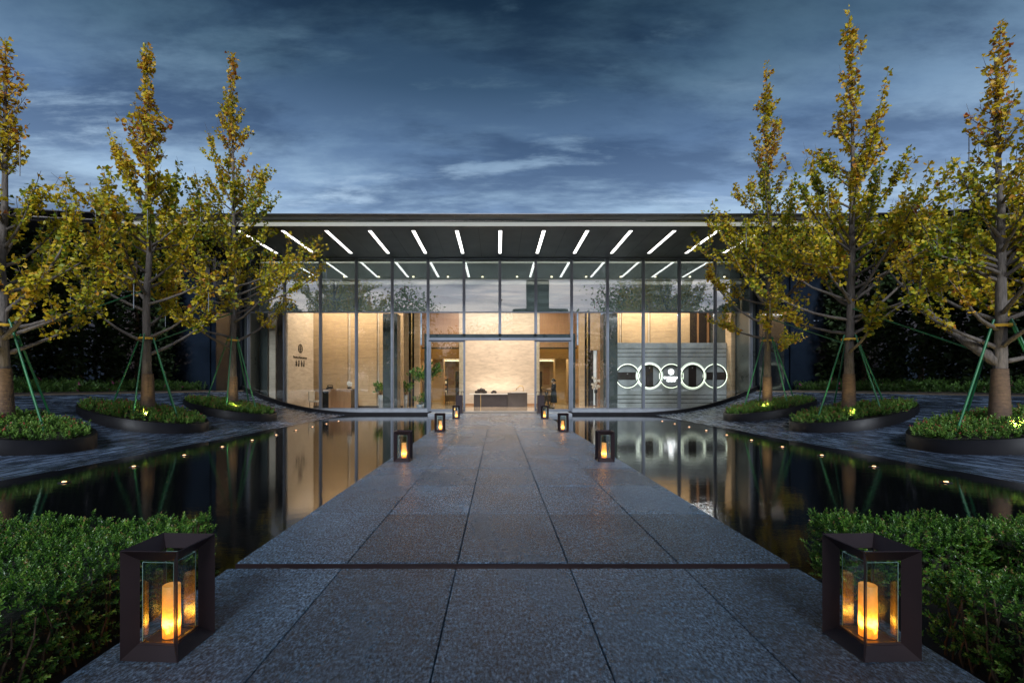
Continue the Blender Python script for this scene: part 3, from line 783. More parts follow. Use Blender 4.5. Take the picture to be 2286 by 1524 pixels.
# sign on the cream wall: round emblem, a line of small letters, a line of larger characters
def on_sign(u, z, o): return SA + sd * u + Vector((0, 0, z)) + sn * o
def sbar(m, u0, u1, z0, z1): m.sheet([on_sign(u0, z0, 0.092), on_sign(u1, z0, 0.092), on_sign(u1, z1, 0.092), on_sign(u0, z1, 0.092)], 0.02)
Ls = (SB - SA).length; uc = Ls * 0.47
sg = empty('wall_sign', on_sign(uc, 2.9, 0.09), 'dark round emblem above two lines of lettering on the cream wall', 'sign')
zc = 3.35
m = MB()
for k in range(14):
    a0, a1 = 2 * math.pi * k / 14, 2 * math.pi * (k + 0.86) / 14
    for r0, r1 in ((0.20, 0.25),):
        q = [(r0, a0), (r0, a1), (r1, a1), (r1, a0)]
        m.sheet([on_sign(uc + r * 0.8 * math.cos(a), zc + r * math.sin(a), 0.092) for r, a in q], 0.02)
for dz, hw in ((0.10, 0.08), (0.0, 0.13), (-0.1, 0.09)):
    sbar(m, uc - hw, uc - 0.02, zc + dz - 0.02, zc + dz + 0.02); sbar(m, uc + 0.02, uc + hw, zc + dz - 0.02, zc + dz + 0.02)
sbar(m, uc - 0.012, uc + 0.012, zc - 0.24, zc + 0.26)
m.build('emblem', M['dark'], sg)
m = MB(); u = uc - 0.62
for q in range(16):
    if q == 6: u += 0.06; continue
    h = 0.13 if q in (0, 7) else 0.095
    sbar(m, u, u + 0.018, 2.80, 2.80 + h); sbar(m, u + 0.019, u + 0.055, 2.80 + (0.0 if q % 3 else h - 0.018), 2.82 + (0.0 if q % 3 else h - 0.018))
    if q % 2: sbar(m, u + 0.042, u + 0.058, 2.821, 2.80 + h * 0.9)
    u += 0.078
m.build('small_letters', M['dark'], sg)
m = MB(); u = uc - 0.46
for q in range(4):
    for dz in (0.0, 0.09, 0.18, 0.25)[:3 + q % 2]: sbar(m, u + 0.01 * q, u + 0.17 - 0.015 * q, 2.40 + dz, 2.425 + dz)
    sbar(m, u + 0.075, u + 0.1, 2.36, 2.70); sbar(m, u + 0.02, u + 0.04, 2.36, 2.50) if q % 2 else sbar(m, u + 0.13, u + 0.15, 2.38, 2.6)
    u += 0.235
m.build('characters', M['dark'], sg)

# interior lamps and added fill lights (rooms are lit in the photograph)
def area(name, loc, sx, sy, power, col=(1.0, 0.80, 0.56), rot=(0, 0, 0)):
    l = bpy.data.lights.new(name, 'AREA'); l.shape = 'RECTANGLE'; l.size = sx; l.size_y = sy; l.energy = power; l.color = col
    o = bpy.data.objects.new(name, l); C.objects.link(o); o.location = loc; o.rotation_euler = rot; return o
area('mural_wash_fill', (0, YF + 0.22, 7.60), 24, 0.10, 90, (1.0, 0.96, 0.93), (R(32), 0, 0))  # added fill that brightens the mural from above
area('mural_wash_fill', (0, YF + 0.22, ZT + 0.06), 24, 0.10, 190, (1.0, 0.96, 0.93), (R(148), 0, 0))  # added to brighten the lower mural, no fixture sits there
area('ring_wall_fill', (8.9, 25.2, 5.0), 6, 0.15, 110, (0.95, 0.97, 1.0))  # added fill to lift the grey wall, stands for no fixture
area('lobby_ceiling_lamp', (0, 28.6, 6.55), 6, 4, 600, (1.0, 0.87, 0.71))
area('desk_room_lamp', (-8.6, 27.0, 6.55), 6, 2.0, 430, (1.0, 0.80, 0.58))
area('ring_room_lamp', (8.6, 27.8, 6.55), 6, 1.4, 480, (1.0, 0.84, 0.64))
for s in (-1, 1): area('hall_lamp', (s * 4.2, 37, 3.30), 2.4, 6, 210, (1.0, 0.74, 0.42))
for s in (-1, 1): area('opening_lamp', (s * 4.0, 32.5, 6.3), 1.5, 0.8, 110, (1.0, 0.74, 0.42))

# ------------------------------------------------------------------ lanterns
def lantern_meshes():
    a, h, mi, mz, th = 0.14, 0.52, 0.054, 0.06, 0.005
    O = [Vector((x * a, y * a, z)) for z in (0.0, h) for (x, y) in ((-1, -1), (1, -1), (1, 1), (-1, 1))]
    I = [Vector((x * (a - mi), y * (a - mi), z)) for z in (mz, h - mz) for (x, y) in ((-1, -1), (1, -1), (1, 1), (-1, 1))]
    E = {'base_frame': [(0, 1), (1, 2), (2, 3), (3, 0)], 'top_frame': [(4, 5), (5, 6), (6, 7), (7, 4)], 'upright': [(0, 4), (1, 5), (2, 6), (3, 7)]}
    out = []
    for nm, es in E.items():
        if nm == 'upright':
            for p, q in es: out.append((nm, MB().sheet([O[p], O[q], I[q], I[p]], th).mesh(nm), 'lantern'))
        else:
            m = MB()
            for p, q in es: m.sheet([O[p], O[q], I[q], I[p]], th)
            out.append((nm, m.mesh(nm), 'lantern'))
    g, z0, z1 = 0.078, mz + 0.002, h - 0.075
    m = MB(); m.box(-0.095, 0.095, -0.095, 0.095, mz - 0.016, mz - 0.004); out.append(('floor_plate', m.mesh('floor_plate'), 'lantern'))
    for k in range(4):
        m = MB(); t = 0.006
        if k == 0: m.box(-g, g, -g, -g + t, z0, z1)
        if k == 1: m.box(-g, g, g - t, g, z0, z1)
        if k == 2: m.box(-g, -g + t, -g + t + .0005, g - t - .0005, z0, z1)
        if k == 3: m.box(g - t, g, -g + t + .0005, g - t - .0005, z0, z1)
        out.append(('glass_pane', m.mesh('glass_pane'), 'lantern_glass'))
    m = MB()
    for x, y in ((-1, -1), (1, -1), (1, 1), (-1, 1)): m.box(x * g - 0.0014, x * g + 0.0014, y * g - 0.0014, y * g + 0.0014, z0, z1)
    for y in (-1, 1): m.box(-g, g, y * g - 0.0014, y * g + 0.0014, z1, z1 + 0.002)
    for x in (-1, 1): m.box(x * g - 0.0014, x * g + 0.0014, -g, g, z1 + 0.0001, z1 + 0.0022)
    out.append(('glass_edges', m.mesh('glass_edges'), 'glass_edge'))
    return out
LM = lantern_meshes()
for nm, me, mt in LM: me.materials.append(M[mt])
wax = MB().lathe((0, 0, 0), [(0.0005, 0.0), (0.039, 0.0), (0.0395, 0.12), (0.039, 0.252), (0.036, 0.255), (0.033, 0.250), (0.0005, 0.246)], 24, cap=False).mesh('candle'); wax.materials.append(M['wax'])
lab = {0: 'closest to the clipped hedges', 1: 'first past the water channel', 2: 'between two others along the pool edge', 3: 'closest to the umbrella stands'}
for s in (-1, 1):
    for k, y in enumerate((2.42, 8.40, 13.75, 19.1)):
        o = empty('candle_lantern', (s * 1.75, y, 0.0), 'dark square-framed lantern with lit candle, %s, %s' % ('desk side' if s < 0 else 'ring-light side', lab[k]), 'lantern', 'candle lanterns along the walkway')
        o.rotation_euler = (0, 0, R(random.uniform(-3, 3)))
        for nm, me, mt in LM: link(nm, me, None, o, wo(o))
        c = link('candle', wax, None, o, (s * 1.75 + (0.012 if s < 0 else -0.012), y - 0.005, 0.056))

# ------------------------------------------------------------------ hedges
def sprig():
    """twig with pairs of small oval leaves, unit length"""
    v, f = [], []; r = random.Random(1); n = 0
    for i in range(6):
        z = 0.12 + 0.15 * i
        for side in (0, 1):
            a = i * 1.57 + side * math.pi + r.uniform(-.3, .3); el = 0.5 + 0.10 * i
            d = np.array([[math.cos(a) * math.cos(el), math.sin(a) * math.cos(el), math.sin(el)]])
            M_ = frames(d, np.array([[0, 0, 1.0]]))[0]
            s_ = r.uniform(0.30, 0.40) * (1 - 0.06 * i)
            v.append(OVV @ M_.T * s_ + np.array([0, 0, z])); f.append(OVF + n); n += len(OVV)
    return np.concatenate(v), np.concatenate(f)
SPV, SPF = sprig()
def sprigs(P, D, size, rg, tint_lo=0.0, tint_hi=1.0):
    n = len(P); rx = rg.normal(size=(n, 3)); D = D / np.linalg.norm(D, axis=1, keepdims=True)
    x = np.cross(D, rx); x /= np.linalg.norm(x, axis=1, keepdims=True); y = np.cross(D, x)
    rot = np.stack([x, y, D], axis=2); sc_ = size * rg.uniform(0.7, 1.3, n)
    v, f = scatter(SPV, SPF, P, rot, sc_)
    k = len(SPV); per = rg.uniform(tint_lo, tint_hi, n)
    lt = np.repeat(rg.uniform(-0.2, 0.2, (n, k // 6)), 6, axis=1)
    tip = np.repeat(np.repeat(np.linspace(-0.15, 0.22, 6), 2), 6)[None, :]
    t = np.clip(per[:, None] * 0.7 + 0.1 + lt + tip, 0, 1).ravel()
    return v, f, t
def hedge(label, x0, x1, y0, y1, h, seed, n_top=1250, n_side=800, size=0.058, group='clipped hedges beside the walkway'):
    rg = np.random.default_rng(seed); xa, xb = min(x0, x1), max(x0, x1)
    base = Vector(((xa + xb) / 2, (y0 + y1) / 2, -0.1))
    o = empty('clipped_hedge', base, label, 'hedge', group)
    P, D = [], []
    nt_ = int(n_top * (xb - xa) * (y1 - y0))
    p = np.column_stack([rg.uniform(xa, xb, nt_), rg.uniform(y0, y1, nt_), np.full(nt_, h)])
    und = 0.018 * np.sin(p[:, 0] * 7 + seed) + 0.016 * np.sin(p[:, 1] * 9 + 1.3 * seed) + 0.014 * np.sin(p[:, 0] * 17 + p[:, 1] * 13)
    p[:, 2] += und - size * 0.75 + rg.uniform(-0.04, 0.016, nt_) + (rg.random(nt_) < 0.05) * rg.uniform(0, 0.05, nt_)
    d = rg.normal(0, 0.42, (nt_, 3)); d[:, 2] = 1.0; P.append(p); D.append(d)
    for side in range(4):
        ln = (y1 - y0) if side < 2 else (xb - xa); ns = int(n_side * ln * (h + 0.05))
        u = rg.uniform(0, 1, ns); z = rg.uniform(-0.02, h - 0.03, ns) 
        if side == 0: q = np.column_stack([np.full(ns, xa + 0.05), y0 + u * (y1 - y0), z]); dd = np.array([-1, 0, .6])
        if side == 1: q = np.column_stack([np.full(ns, xb - 0.05), y0 + u * (y1 - y0), z]); dd = np.array([1, 0, .6])
        if side == 2: q = np.column_stack([xa + u * (xb - xa), np.full(ns, y0 + 0.05), z]); dd = np.array([0, -1, .6])
        if side == 3: q = np.column_stack([xa + u * (xb - xa), np.full(ns, y1 - 0.05), z]); dd = np.array([0, 1, .6])
        q += rg.normal(0, 0.018, q.shape); P.append(q); D.append(dd[None, :] + rg.normal(0, 0.4, (ns, 3)))
    P, D = np.concatenate(P), np.concatenate(D)
    v, f, t = sprigs(P - np.array(base), D, size, rg)
    link('foliage', np_mesh('foliage', v, f, {'tint': t}), M['box'], o, base)
    m = MB(); rr = random.Random(seed)
    for k in range(int(26 * (xb - xa) * (y1 - y0)) + 14):
        e = rr.choice((0, 1, 2)); x, y = rr.uniform(xa + .06, xb - .06), rr.uniform(y0 + .06, y1 - .06)
        if e == 0: x = rr.choice((xa + 0.05, xb - 0.05))
        if e == 1: y = rr.choice((y0 + 0.05, y1 - 0.05))
        pts = [Vector((x, y, -0.1))]
        for q in range(4): pts.append(pts[-1] + Vector((rr.uniform(-.03, .03), rr.uniform(-.03, .03), (h + 0.06) / 4)))
        m.tube(pts, [0.007, 0.006, 0.005, 0.004, 0.002], 5)
    m.build('twigs', M['stem'], o, base)['kind'] = 'stuff'
    m = MB(); m.cbox(xa + 0.09, xb - 0.09, y0 + 0.09, y1 - 0.09, -0.1, h - 0.10, 0.03); m.build('light_block_core', M['hcore'], o, base)  # unseen solid core added to stop light leaking through the leaves
    return o
hedge('wide flat-topped boxwood hedge behind the desk-side lantern at the pool edge', -2.10, -5.4, 0.9, 3.40, 0.375, 11)
hedge('narrow loose boxwood hedge row at the pool edge behind the ring-light-side lantern', 2.10, 2.98, 3.02, 3.44, 0.385, 12, 1300, 950)
hedge('boxwood hedge beyond the gap at the end of the narrow pool-edge row', 3.10, 5.6, 2.75, 3.44, 0.38, 13)
hedge('low broad boxwood hedge between the ring-light-side lantern and the pool-edge row', 2.10, 5.4, 0.9, 2.50, 0.36, 14)

# soil beds under the hedges
for s in (-1, 1):
    m = MB(); m.box(s * 2.05, s * 9, -1, 3.42, -0.4, -0.06); tag(m.build('planting_bed', M['soil']), kind='structure')

# ------------------------------------------------------------------ trees
def mtube(store, pts, rad, n):
    """append a tapered tube to numpy stores"""
    pts = np.array(pts, float); m = len(pts); t = np.gradient(pts, axis=0); t /= np.linalg.norm(t, axis=1, keepdims=True) + 1e-9
    ref = np.where(np.abs(t[:, 2:3]) < 0.9, np.array([[0, 0, 1.0]]), np.array([[1.0, 0, 0]]))
    ref = np.tile(ref[0], (m, 1)); u = np.cross(t, ref); u /= np.linalg.norm(u, axis=1, keepdims=True) + 1e-9; q = np.cross(t, u)
    a = np.arange(n) * 2 * math.pi / n
    v = pts[:, None, :] + (u[:, None, :] * np.cos(a)[None, :, None] + q[:, None, :] * np.sin(a)[None, :, None]) * np.array(rad)[:, None, None]
    b = store['n']; i = np.arange(m - 1)[:, None] * n; k = np.arange(n)[None, :]; k2 = (k + 1) % n
    f = np.stack([b + i + k, b + i + k2, b + i + n + k2, b + i + n + k], axis=2).reshape(-1, 4)
    store['v'].append(v.reshape(-1, 3)); store['f'].append(f); store['n'] += m * n

def ginkgo(base, H, seed, label, spread=1.0, leaves=6400, r0=0.172, low=0.15, dens=1.0, rope=True, fork=None, leafsize=0.115, group='staked ginkgo trees on the stone banks', name='ginkgo_tree'):
    rg = np.random.default_rng(seed); base = Vector(base)
    o = empty(name, base, label, 'tree', group)
    st = {'v': [], 'f': [], 'n': 0}
    nt_ = 16; hz = np.linspace(0, 1, nt_)
    wob = np.cumsum(rg.normal(0, 0.018, (nt_, 2)), axis=0) * np.minimum(1, hz * 3)[:, None]
    wob -= wob[-1] * hz[:, None] * 0.7
    tp = np.column_stack([wob * H / 9, hz * H])
    tr = lambda h: r0 * (1.0 - 0.35 * min(1, h / 0.15)) if h < 0.15 else r0 * 0.65 * max(0.03, 1 - (h - 0.15) / 0.85) ** 0.95
    mtube(st, tp, [tr(h) for h in hz], 12)
    def at(h): return np.array([np.interp(h, hz, tp[:, k]) for k in range(3)])
    LP, LD, LH = [], [], []
    tips = []
    def leafline(pts, t0, step, h, prob=1.0):
        pts = np.array(pts); seg = np.linalg.norm(np.diff(pts, axis=0), axis=1); cum = np.concatenate([[0], np.cumsum(seg)]); L = cum[-1]
        s = t0 * L
        while s < L:
            if rg.random() < prob:
                p = np.array([np.interp(s, cum, pts[:, k]) for k in range(3)])
                for _ in range(rg.integers(2, 5)):
                    d = rg.normal(0, 1, 3); d[2] = d[2] * 0.6 - 0.1; d /= np.linalg.norm(d)
                    LP.append(p + d * rg.uniform(0.02, 0.10)); LD.append(d); LH.append(h)
            s += step * rg.uniform(0.6, 1.5)
    def branch(p0, az, el, L, r, h, curve, depth):
        n = 6; pts = [p0]; a, e = az, el
        for i in range(n):
            a += rg.normal(0, 0.10); e = min(1.35, e + curve / n + rg.normal(0, 0.06))
            pts.append(pts[-1] + np.array([math.cos(a) * math.cos(e), math.sin(a) * math.cos(e), math.sin(e)]) * L / n)
        rad = [max(0.004, r * (1 - 0.9 * i / n)) for i in range(n + 1)]
        mtube(st, pts, rad, 7 if depth == 0 else 5)
        return pts, a, e
    nl = int(60 * dens); ga_ = 2.39996
    hs = np.concatenate([rg.uniform(low, low + 0.06, 3), np.sort(rg.uniform(low + 0.06, 0.97, nl))])
    a0 = rg.uniform(0, 6.28)
    for i, h in enumerate(hs):
        Lk = float(np.interp(h, [0.15, 0.22, 0.34, 0.44, 0.54, 0.64, 0.78, 0.86, 1.0], [0.25, 0.28, 0.26, 0.19, 0.125, 0.085, 0.06, 0.045, 0.018]))
        L = H * Lk * spread * rg.uniform(0.72, 1.12)
        el = float(np.interp(h, [0.15, 0.35, 0.6, 1.0], [0.26, 0.36, 0.62, 0.95])) + rg.normal(0, 0.10)
        if i % 9 == 4 and 0.36 < h < 0.58:      # steep side leaders that make small spires of their own
            el = 1.02; L = H * 0.235 * rg.uniform(0.85, 1.15)
        r = min(0.062, tr(h) * 0.5)
        pts, a, e = branch(at(h), a0 + i * ga_ + rg.normal(0, 0.3), el, L, r, h, 0.50 if h < 0.6 else 0.35, 0)
        bare = 0.45 if h < 0.3 else (0.22 if h < 0.55 else 0.1)
        leafline(pts, bare, 0.075, h, 0.9)
        tips.append((pts[-1], a, e))
        if rg.random() < 0.45:      # bare tip
            q = np.array(pts[-1]); mtube(st, [q, q + np.array([math.cos(a) * math.cos(e), math.sin(a) * math.cos(e), math.sin(e)]) * L * 0.16], [0.006, 0.003], 4)
        ns = int(np.clip(L / 0.26, 1, 8))
        for k in range(ns):
            t = rg.uniform(max(0.22, bare), 0.95); j = min(5, int(t * 6)); p0 = pts[j] + (pts[j + 1] - pts[j]) * (t * 6 - j)
            pp, aa, ee = branch(p0, a + rg.normal(0, 0.9), min(1.3, e + rg.normal(0.12, 0.35)), L * rg.uniform(0.22, 0.42) * (1.15 - 0.5 * t), max(0.006, r * 0.35 * (1 - t)), h, 0.4, 1)
            leafline(pp, 0.05, 0.07, h + 0.1 * t * (1 - h), 0.92)
            if rg.random() < 0.3:
                q = np.array(pp[-1]); mtube(st, [q, q + np.array([math.cos(aa) * math.cos(ee), math.sin(aa) * math.cos(ee), math.sin(ee)]) * 0.22], [0.005, 0.0025], 4)
    leafline(tp[11:], 0.0, 0.06, 0.95, 0.9)
    if fork:
        for (h, az, L) in fork:
            pts, a, e = branch(at(h), az, 0.75, L, 0.12, h, 0.55, 0)
            for k in range(5):
                t = rg.uniform(0.4, 0.95); j = min(5, int(t * 6))
                pp, aa, ee = branch(pts[j], a + rg.normal(0, 0.8), e, L * 0.35, 0.02, h, 0.3, 1); leafline(pp, 0.1, 0.08, 0.3)
    v, f = np.concatenate(st['v']), np.concatenate(st['f'])
    link('trunk', np_mesh('trunk', v, f, smooth=True), M['bark'], o, base)
    P, D, Hh = np.array(LP), np.array(LD), np.array(LH)
    if len(P) > leaves:
        k = rg.permutation(len(P))[:leaves]; P, D, Hh = P[k], D[k], Hh[k]
    n = len(P)
    nn = rg.normal(0, 1, (n, 3)); nn[:, 2] += 0.5; nn[:, 1] -= 0.5
    v, f = scatter(FANV, FANF, P - D * 0.03, frames(D, nn), leafsize * rg.uniform(0.7, 1.25, n))
    zone = np.interp(Hh, [0.15, 0.3, 0.42, 0.55, 0.7, 1.0], [0.47, 0.46, 0.34, 0.46, 0.62, 0.58])  # leaf tone by height, low yellow also paints in the uplight glow
    clump = 0.16 * np.sin(P[:, 0] * 2.1 + seed) * np.cos(P[:, 2] * 1.7 + P[:, 1] * 2.3)
    t = np.clip(zone + clump + rg.normal(0, 0.17, n), 0, 1)
    link('crown', np_mesh('crown', v, f, {'tint': np.repeat(t, len(FANV))}), M['ginkgo'], o, base)
    if rope:
        m = MB(); pr = []; rh = 1.15
        for q in range(48): pr.append((tr(q / 48 * rh / H) + 0.012 + 0.010 * (q % 2), rh * q / 47))
        m.lathe((0, 0, 0), pr, 20, cap=False); me = m.mesh('rope_wrap'); link('rope_wrap', me, M['rope'], o, base)
    return o, tips, at

tree_spec = [  # px of the trunk, Y, height, seed, words
    (8, 9.97, 8.0, 21, 'ginkgo in the planter beside the wide flat-topped hedge', 1.1),
    (330, 14.08, 10.7, 22, 'ginkgo in the middle planter on the desk-side bank', 1.12),
    (520, 18.6, 13.6, 23, 'ginkgo in the planter beside the cream sign wall', 1.05),
    (1713, 18.67, 13.3, 24, 'ginkgo in the planter beside the ring-light wall', 1.02),
    (1895, 14.33, 12.0, 25, 'tallest-looking ginkgo in the middle planter on the ring-light-side bank', 1.1),
    (2232, 10.02, 8.3, 26, 'ginkgo with rope-wrapped forked trunk beside the narrow hedges', 1.1)]
planter_words = ['beside the wide flat-topped hedge', 'in the middle of the desk-side bank', 'beside the cream sign wall', 'beside the ring-light wall', 'in the middle of the ring-light-side bank', 'beside the narrow hedges']
trees = []
for i, (px, Y, H, seed, words, spr) in enumerate(tree_spec):
    X = PX(px, Y); s = -1 if X < 0 else 1
    slope = (prof(abs(X) + 0.9) - prof(abs(X) - 0.9)) / 1.8 * 0.8
    zc0 = prof(X) + 0.30
    ax, ay = 1.62, 1.42
    pc = Vector((X + s * 0.02, Y - 0.05, prof(X)))
    pl = empty('round_planter', pc, 'round black stone planter %s' % planter_words[i], 'planter', 'round planters on the stone banks')
    zr = lambda x, y: zc0 + slope * (abs(x) - abs(X))
    n = 48; v = []
    for k in range(n):
        a = 2 * math.pi * k / n; c, q = math.cos(a), math.sin(a)
        xo, yo = pc.x + ax * c, pc.y + ay * q; xi, yi = pc.x + (ax - 0.07) * c, pc.y + (ay - 0.07) * q
        v += [(xo * 1.0, yo, prof(xo) - 0.12), (xo, yo, zr(xo, yo) - 0.008), (xo - 0.008 * c, yo - 0.008 * q, zr(xo, yo)), (xi, yi, zr(xi, yi)), (xi, yi, zr(xi, yi) - 0.12)]
    f = []
    for k in range(n):
        j = (k + 1) % n
        for q in range(4): f.append((5 * k + q, 5 * j + q, 5 * j + q + 1, 5 * k + q + 1))
    MB().add(v, f, True).build('rim', M['kerb'], pl)
    v = [(pc.x, pc.y, zr(pc.x, 0) + 0.06)]
    for k in range(n):
        a = 2 * math.pi * k / n; xi, yi = pc.x + (ax - 0.072) * math.cos(a), pc.y + (ay - 0.072) * math.sin(a); v.append((xi, yi, zr(xi, yi) - 0.06))
    MB().add(v, [(0, k + 1, (k + 1) % n + 1) for k in range(n)], True).build('soil', M['soil'], pl)
    # planting in the ring
    rg = np.random.default_rng(300 + i); nn_ = 1100
    rad = np.sqrt(rg.uniform(0, 1, nn_)) * 0.97; a = rg.uniform(0, 2 * math.pi, nn_)
    x = pc.x + (ax - 0.05) * rad * np.cos(a); y = pc.y + (ay - 0.05) * rad * np.sin(a)
    z = zc0 + slope * (np.abs(x) - abs(X)) + 0.10 * (1 - rad ** 2) - 0.04 + 0.02 * np.sin(x * 6) * np.cos(y * 7)
    d = rg.normal(0, 0.5, (nn_, 3)); d[:, 2] = 1
    vv, ff, tt = sprigs(np.column_stack([x, y, z]) - np.array(pc), d, 0.17, rg, 0.0, 0.95)
    gc = link('ground_cover', np_mesh('ground_cover', vv, ff, {'tint': tt}), M['cover'], pl, pc); gc['kind'] = 'stuff'
    fork = [(0.15, 2.3, 2.9), (0.17, 0.9, 2.4)] if i == 5 else None
    tb = (X, Y, zc0 - 0.02)
    o, tips, at = ginkgo(tb, H, seed, words, spr, fork=fork, leafsize=0.088 if Y < 12 else 0.108, leaves=10000)
    trees.append((o, tips, Vector(tb), at, H, X, Y, zc0))
    # stakes and strap
    sh = PZ(755, 14.08) - 0.5 if 10.5 < Y < 16 else (2.05 if Y < 10.5 else 2.55)
    sup = empty('tree_stakes', (X, Y, zc0), 'green stakes strapped in yellow to the ginkgo %s' % planter_words[i], 'tree stakes', 'green stakes round the ginkgo trunks')
    tpnt = Vector(at(sh / H)) + Vector(tb)
    for a in (R(185), R(-75), R(-8), R(80)):
        b = Vector((X + 1.0 * math.cos(a), Y + 0.95 * math.sin(a), 0)); b.z = zc0 + slope * (abs(b.x) - abs(X)) - 0.05
        top = tpnt + Vector((0.2 * math.cos(a), 0.2 * math.sin(a), 0.02)); ext = (top - b).normalized() * 0.10
        m = MB(); m.tube([b, top + ext], 0.023, 8); m.build('pole', M['green_pole'], sup)
    m = MB(); m.lathe((tpnt.x, tpnt.y, tpnt.z - 0.04), [(0.205, 0), (0.215, 0.01), (0.215, 0.05), (0.205, 0.06)], 16, cap=False); m.build('strap', M['strap'], sup)
    # uplight in the planting
    ux, uy = X - s * 0.55, Y - 0.85; uz = zc0 + slope * (abs(ux) - abs(X)) + 0.02
    ul = empty('planter_uplight', (ux, uy, uz), 'yellow spotlight glowing in the planting %s' % planter_words[i], 'spotlight', 'uplights in the planters')
    m = MB(); m.lathe((ux, uy, uz), [(0.05, -0.12), (0.06, -0.02), (0.065, 0.05), (0.055, 0.052)], 16); m.build('housing', M['fix'], ul)
    m = MB(); m.lathe((ux, uy, uz), [(0.025, 0.0525), (0.022, 0.058), (0.01, 0.06)], 16); m.build('lens', M['spot'], ul)
    sp = bpy.data.lights.new('uplight_beam', 'SPOT'); sp.energy = 110; sp.color = (1.0, 0.80, 0.32); sp.spot_size = R(140); sp.spot_blend = 0.8; sp.shadow_soft_size = 0.04
    so_ = bpy.data.objects.new('uplight_beam', sp); C.objects.link(so_); so_.location = (ux, uy, uz + 0.085)
    aim = Vector((X, Y + 0.1, uz + 3.6)) - so_.location; so_.rotation_euler = aim.to_track_quat('-Z', 'Y').to_euler()

# long green bracing poles between neighbouring trees
def brace(i, j, hi, hj, label):
    a = Vector(trees[i][3](hi / trees[i][4])) + trees[i][2]; b = Vector(trees[j][3](hj / trees[j][4])) + trees[j][2]
    m = MB(); m.tube([a, b], 0.020, 8); q = m.build('bracing_pole', M['green_pole'], None, a)
    tag(q, label, 'pole', 'green bracing poles between trees')
brace(1, 0, 3.6, 1.75, 'long green pole bracing the middle desk-side ginkgo to its neighbour by the hedge')
brace(2, 1, 3.6, 2.0, 'long green pole bracing the sign-wall ginkgo to the middle desk-side ginkgo')
brace(4, 5, 3.1, 1.35, 'long green pole bracing the middle ring-light-side ginkgo to the forked ginkgo')
brace(3, 4, 3.4, 2.0, 'long green pole bracing the ring-light-wall ginkgo to the middle ginkgo')

# thin pale light tubes hanging from the limbs
ht = {0: 4, 1: 9, 2: 4, 3: 5, 4: 6, 5: 4}
hw = ['ginkgo beside the wide hedge', 'middle desk-side ginkgo', 'sign-wall ginkgo', 'ring-light-wall ginkgo', 'middle ring-light-side ginkgo', 'forked ginkgo beside the narrow hedges']
for i, n in ht.items():
    tips, tb = trees[i][1], trees[i][2]; rr = random.Random(40 + i)
    cand = [t for t in tips if 3.0 < t[0][2] < 6.6]; rr.shuffle(cand)
    for (p, a, e) in cand[:n]:
        p = Vector(p) + tb; L = rr.uniform(0.5, 0.75); o = empty('hanging_light_tube', (p.x, p.y, p.z - L - 0.12), 'thin pale light tube hanging from a limb of the %s' % hw[i], 'light tube', 'light tubes hanging in the ginkgos')
        m = MB(); m.tube([(p.x, p.y, p.z - 0.12 - L), (p.x, p.y, p.z - 0.12)], 0.009, 8); m.build('tube', M['tube'], o)
        m = MB(); m.tube([(p.x, p.y, p.z - 0.121), (p.x, p.y, p.z + 0.01)], 0.004, 5); m.build('cord', M['fix'], o)

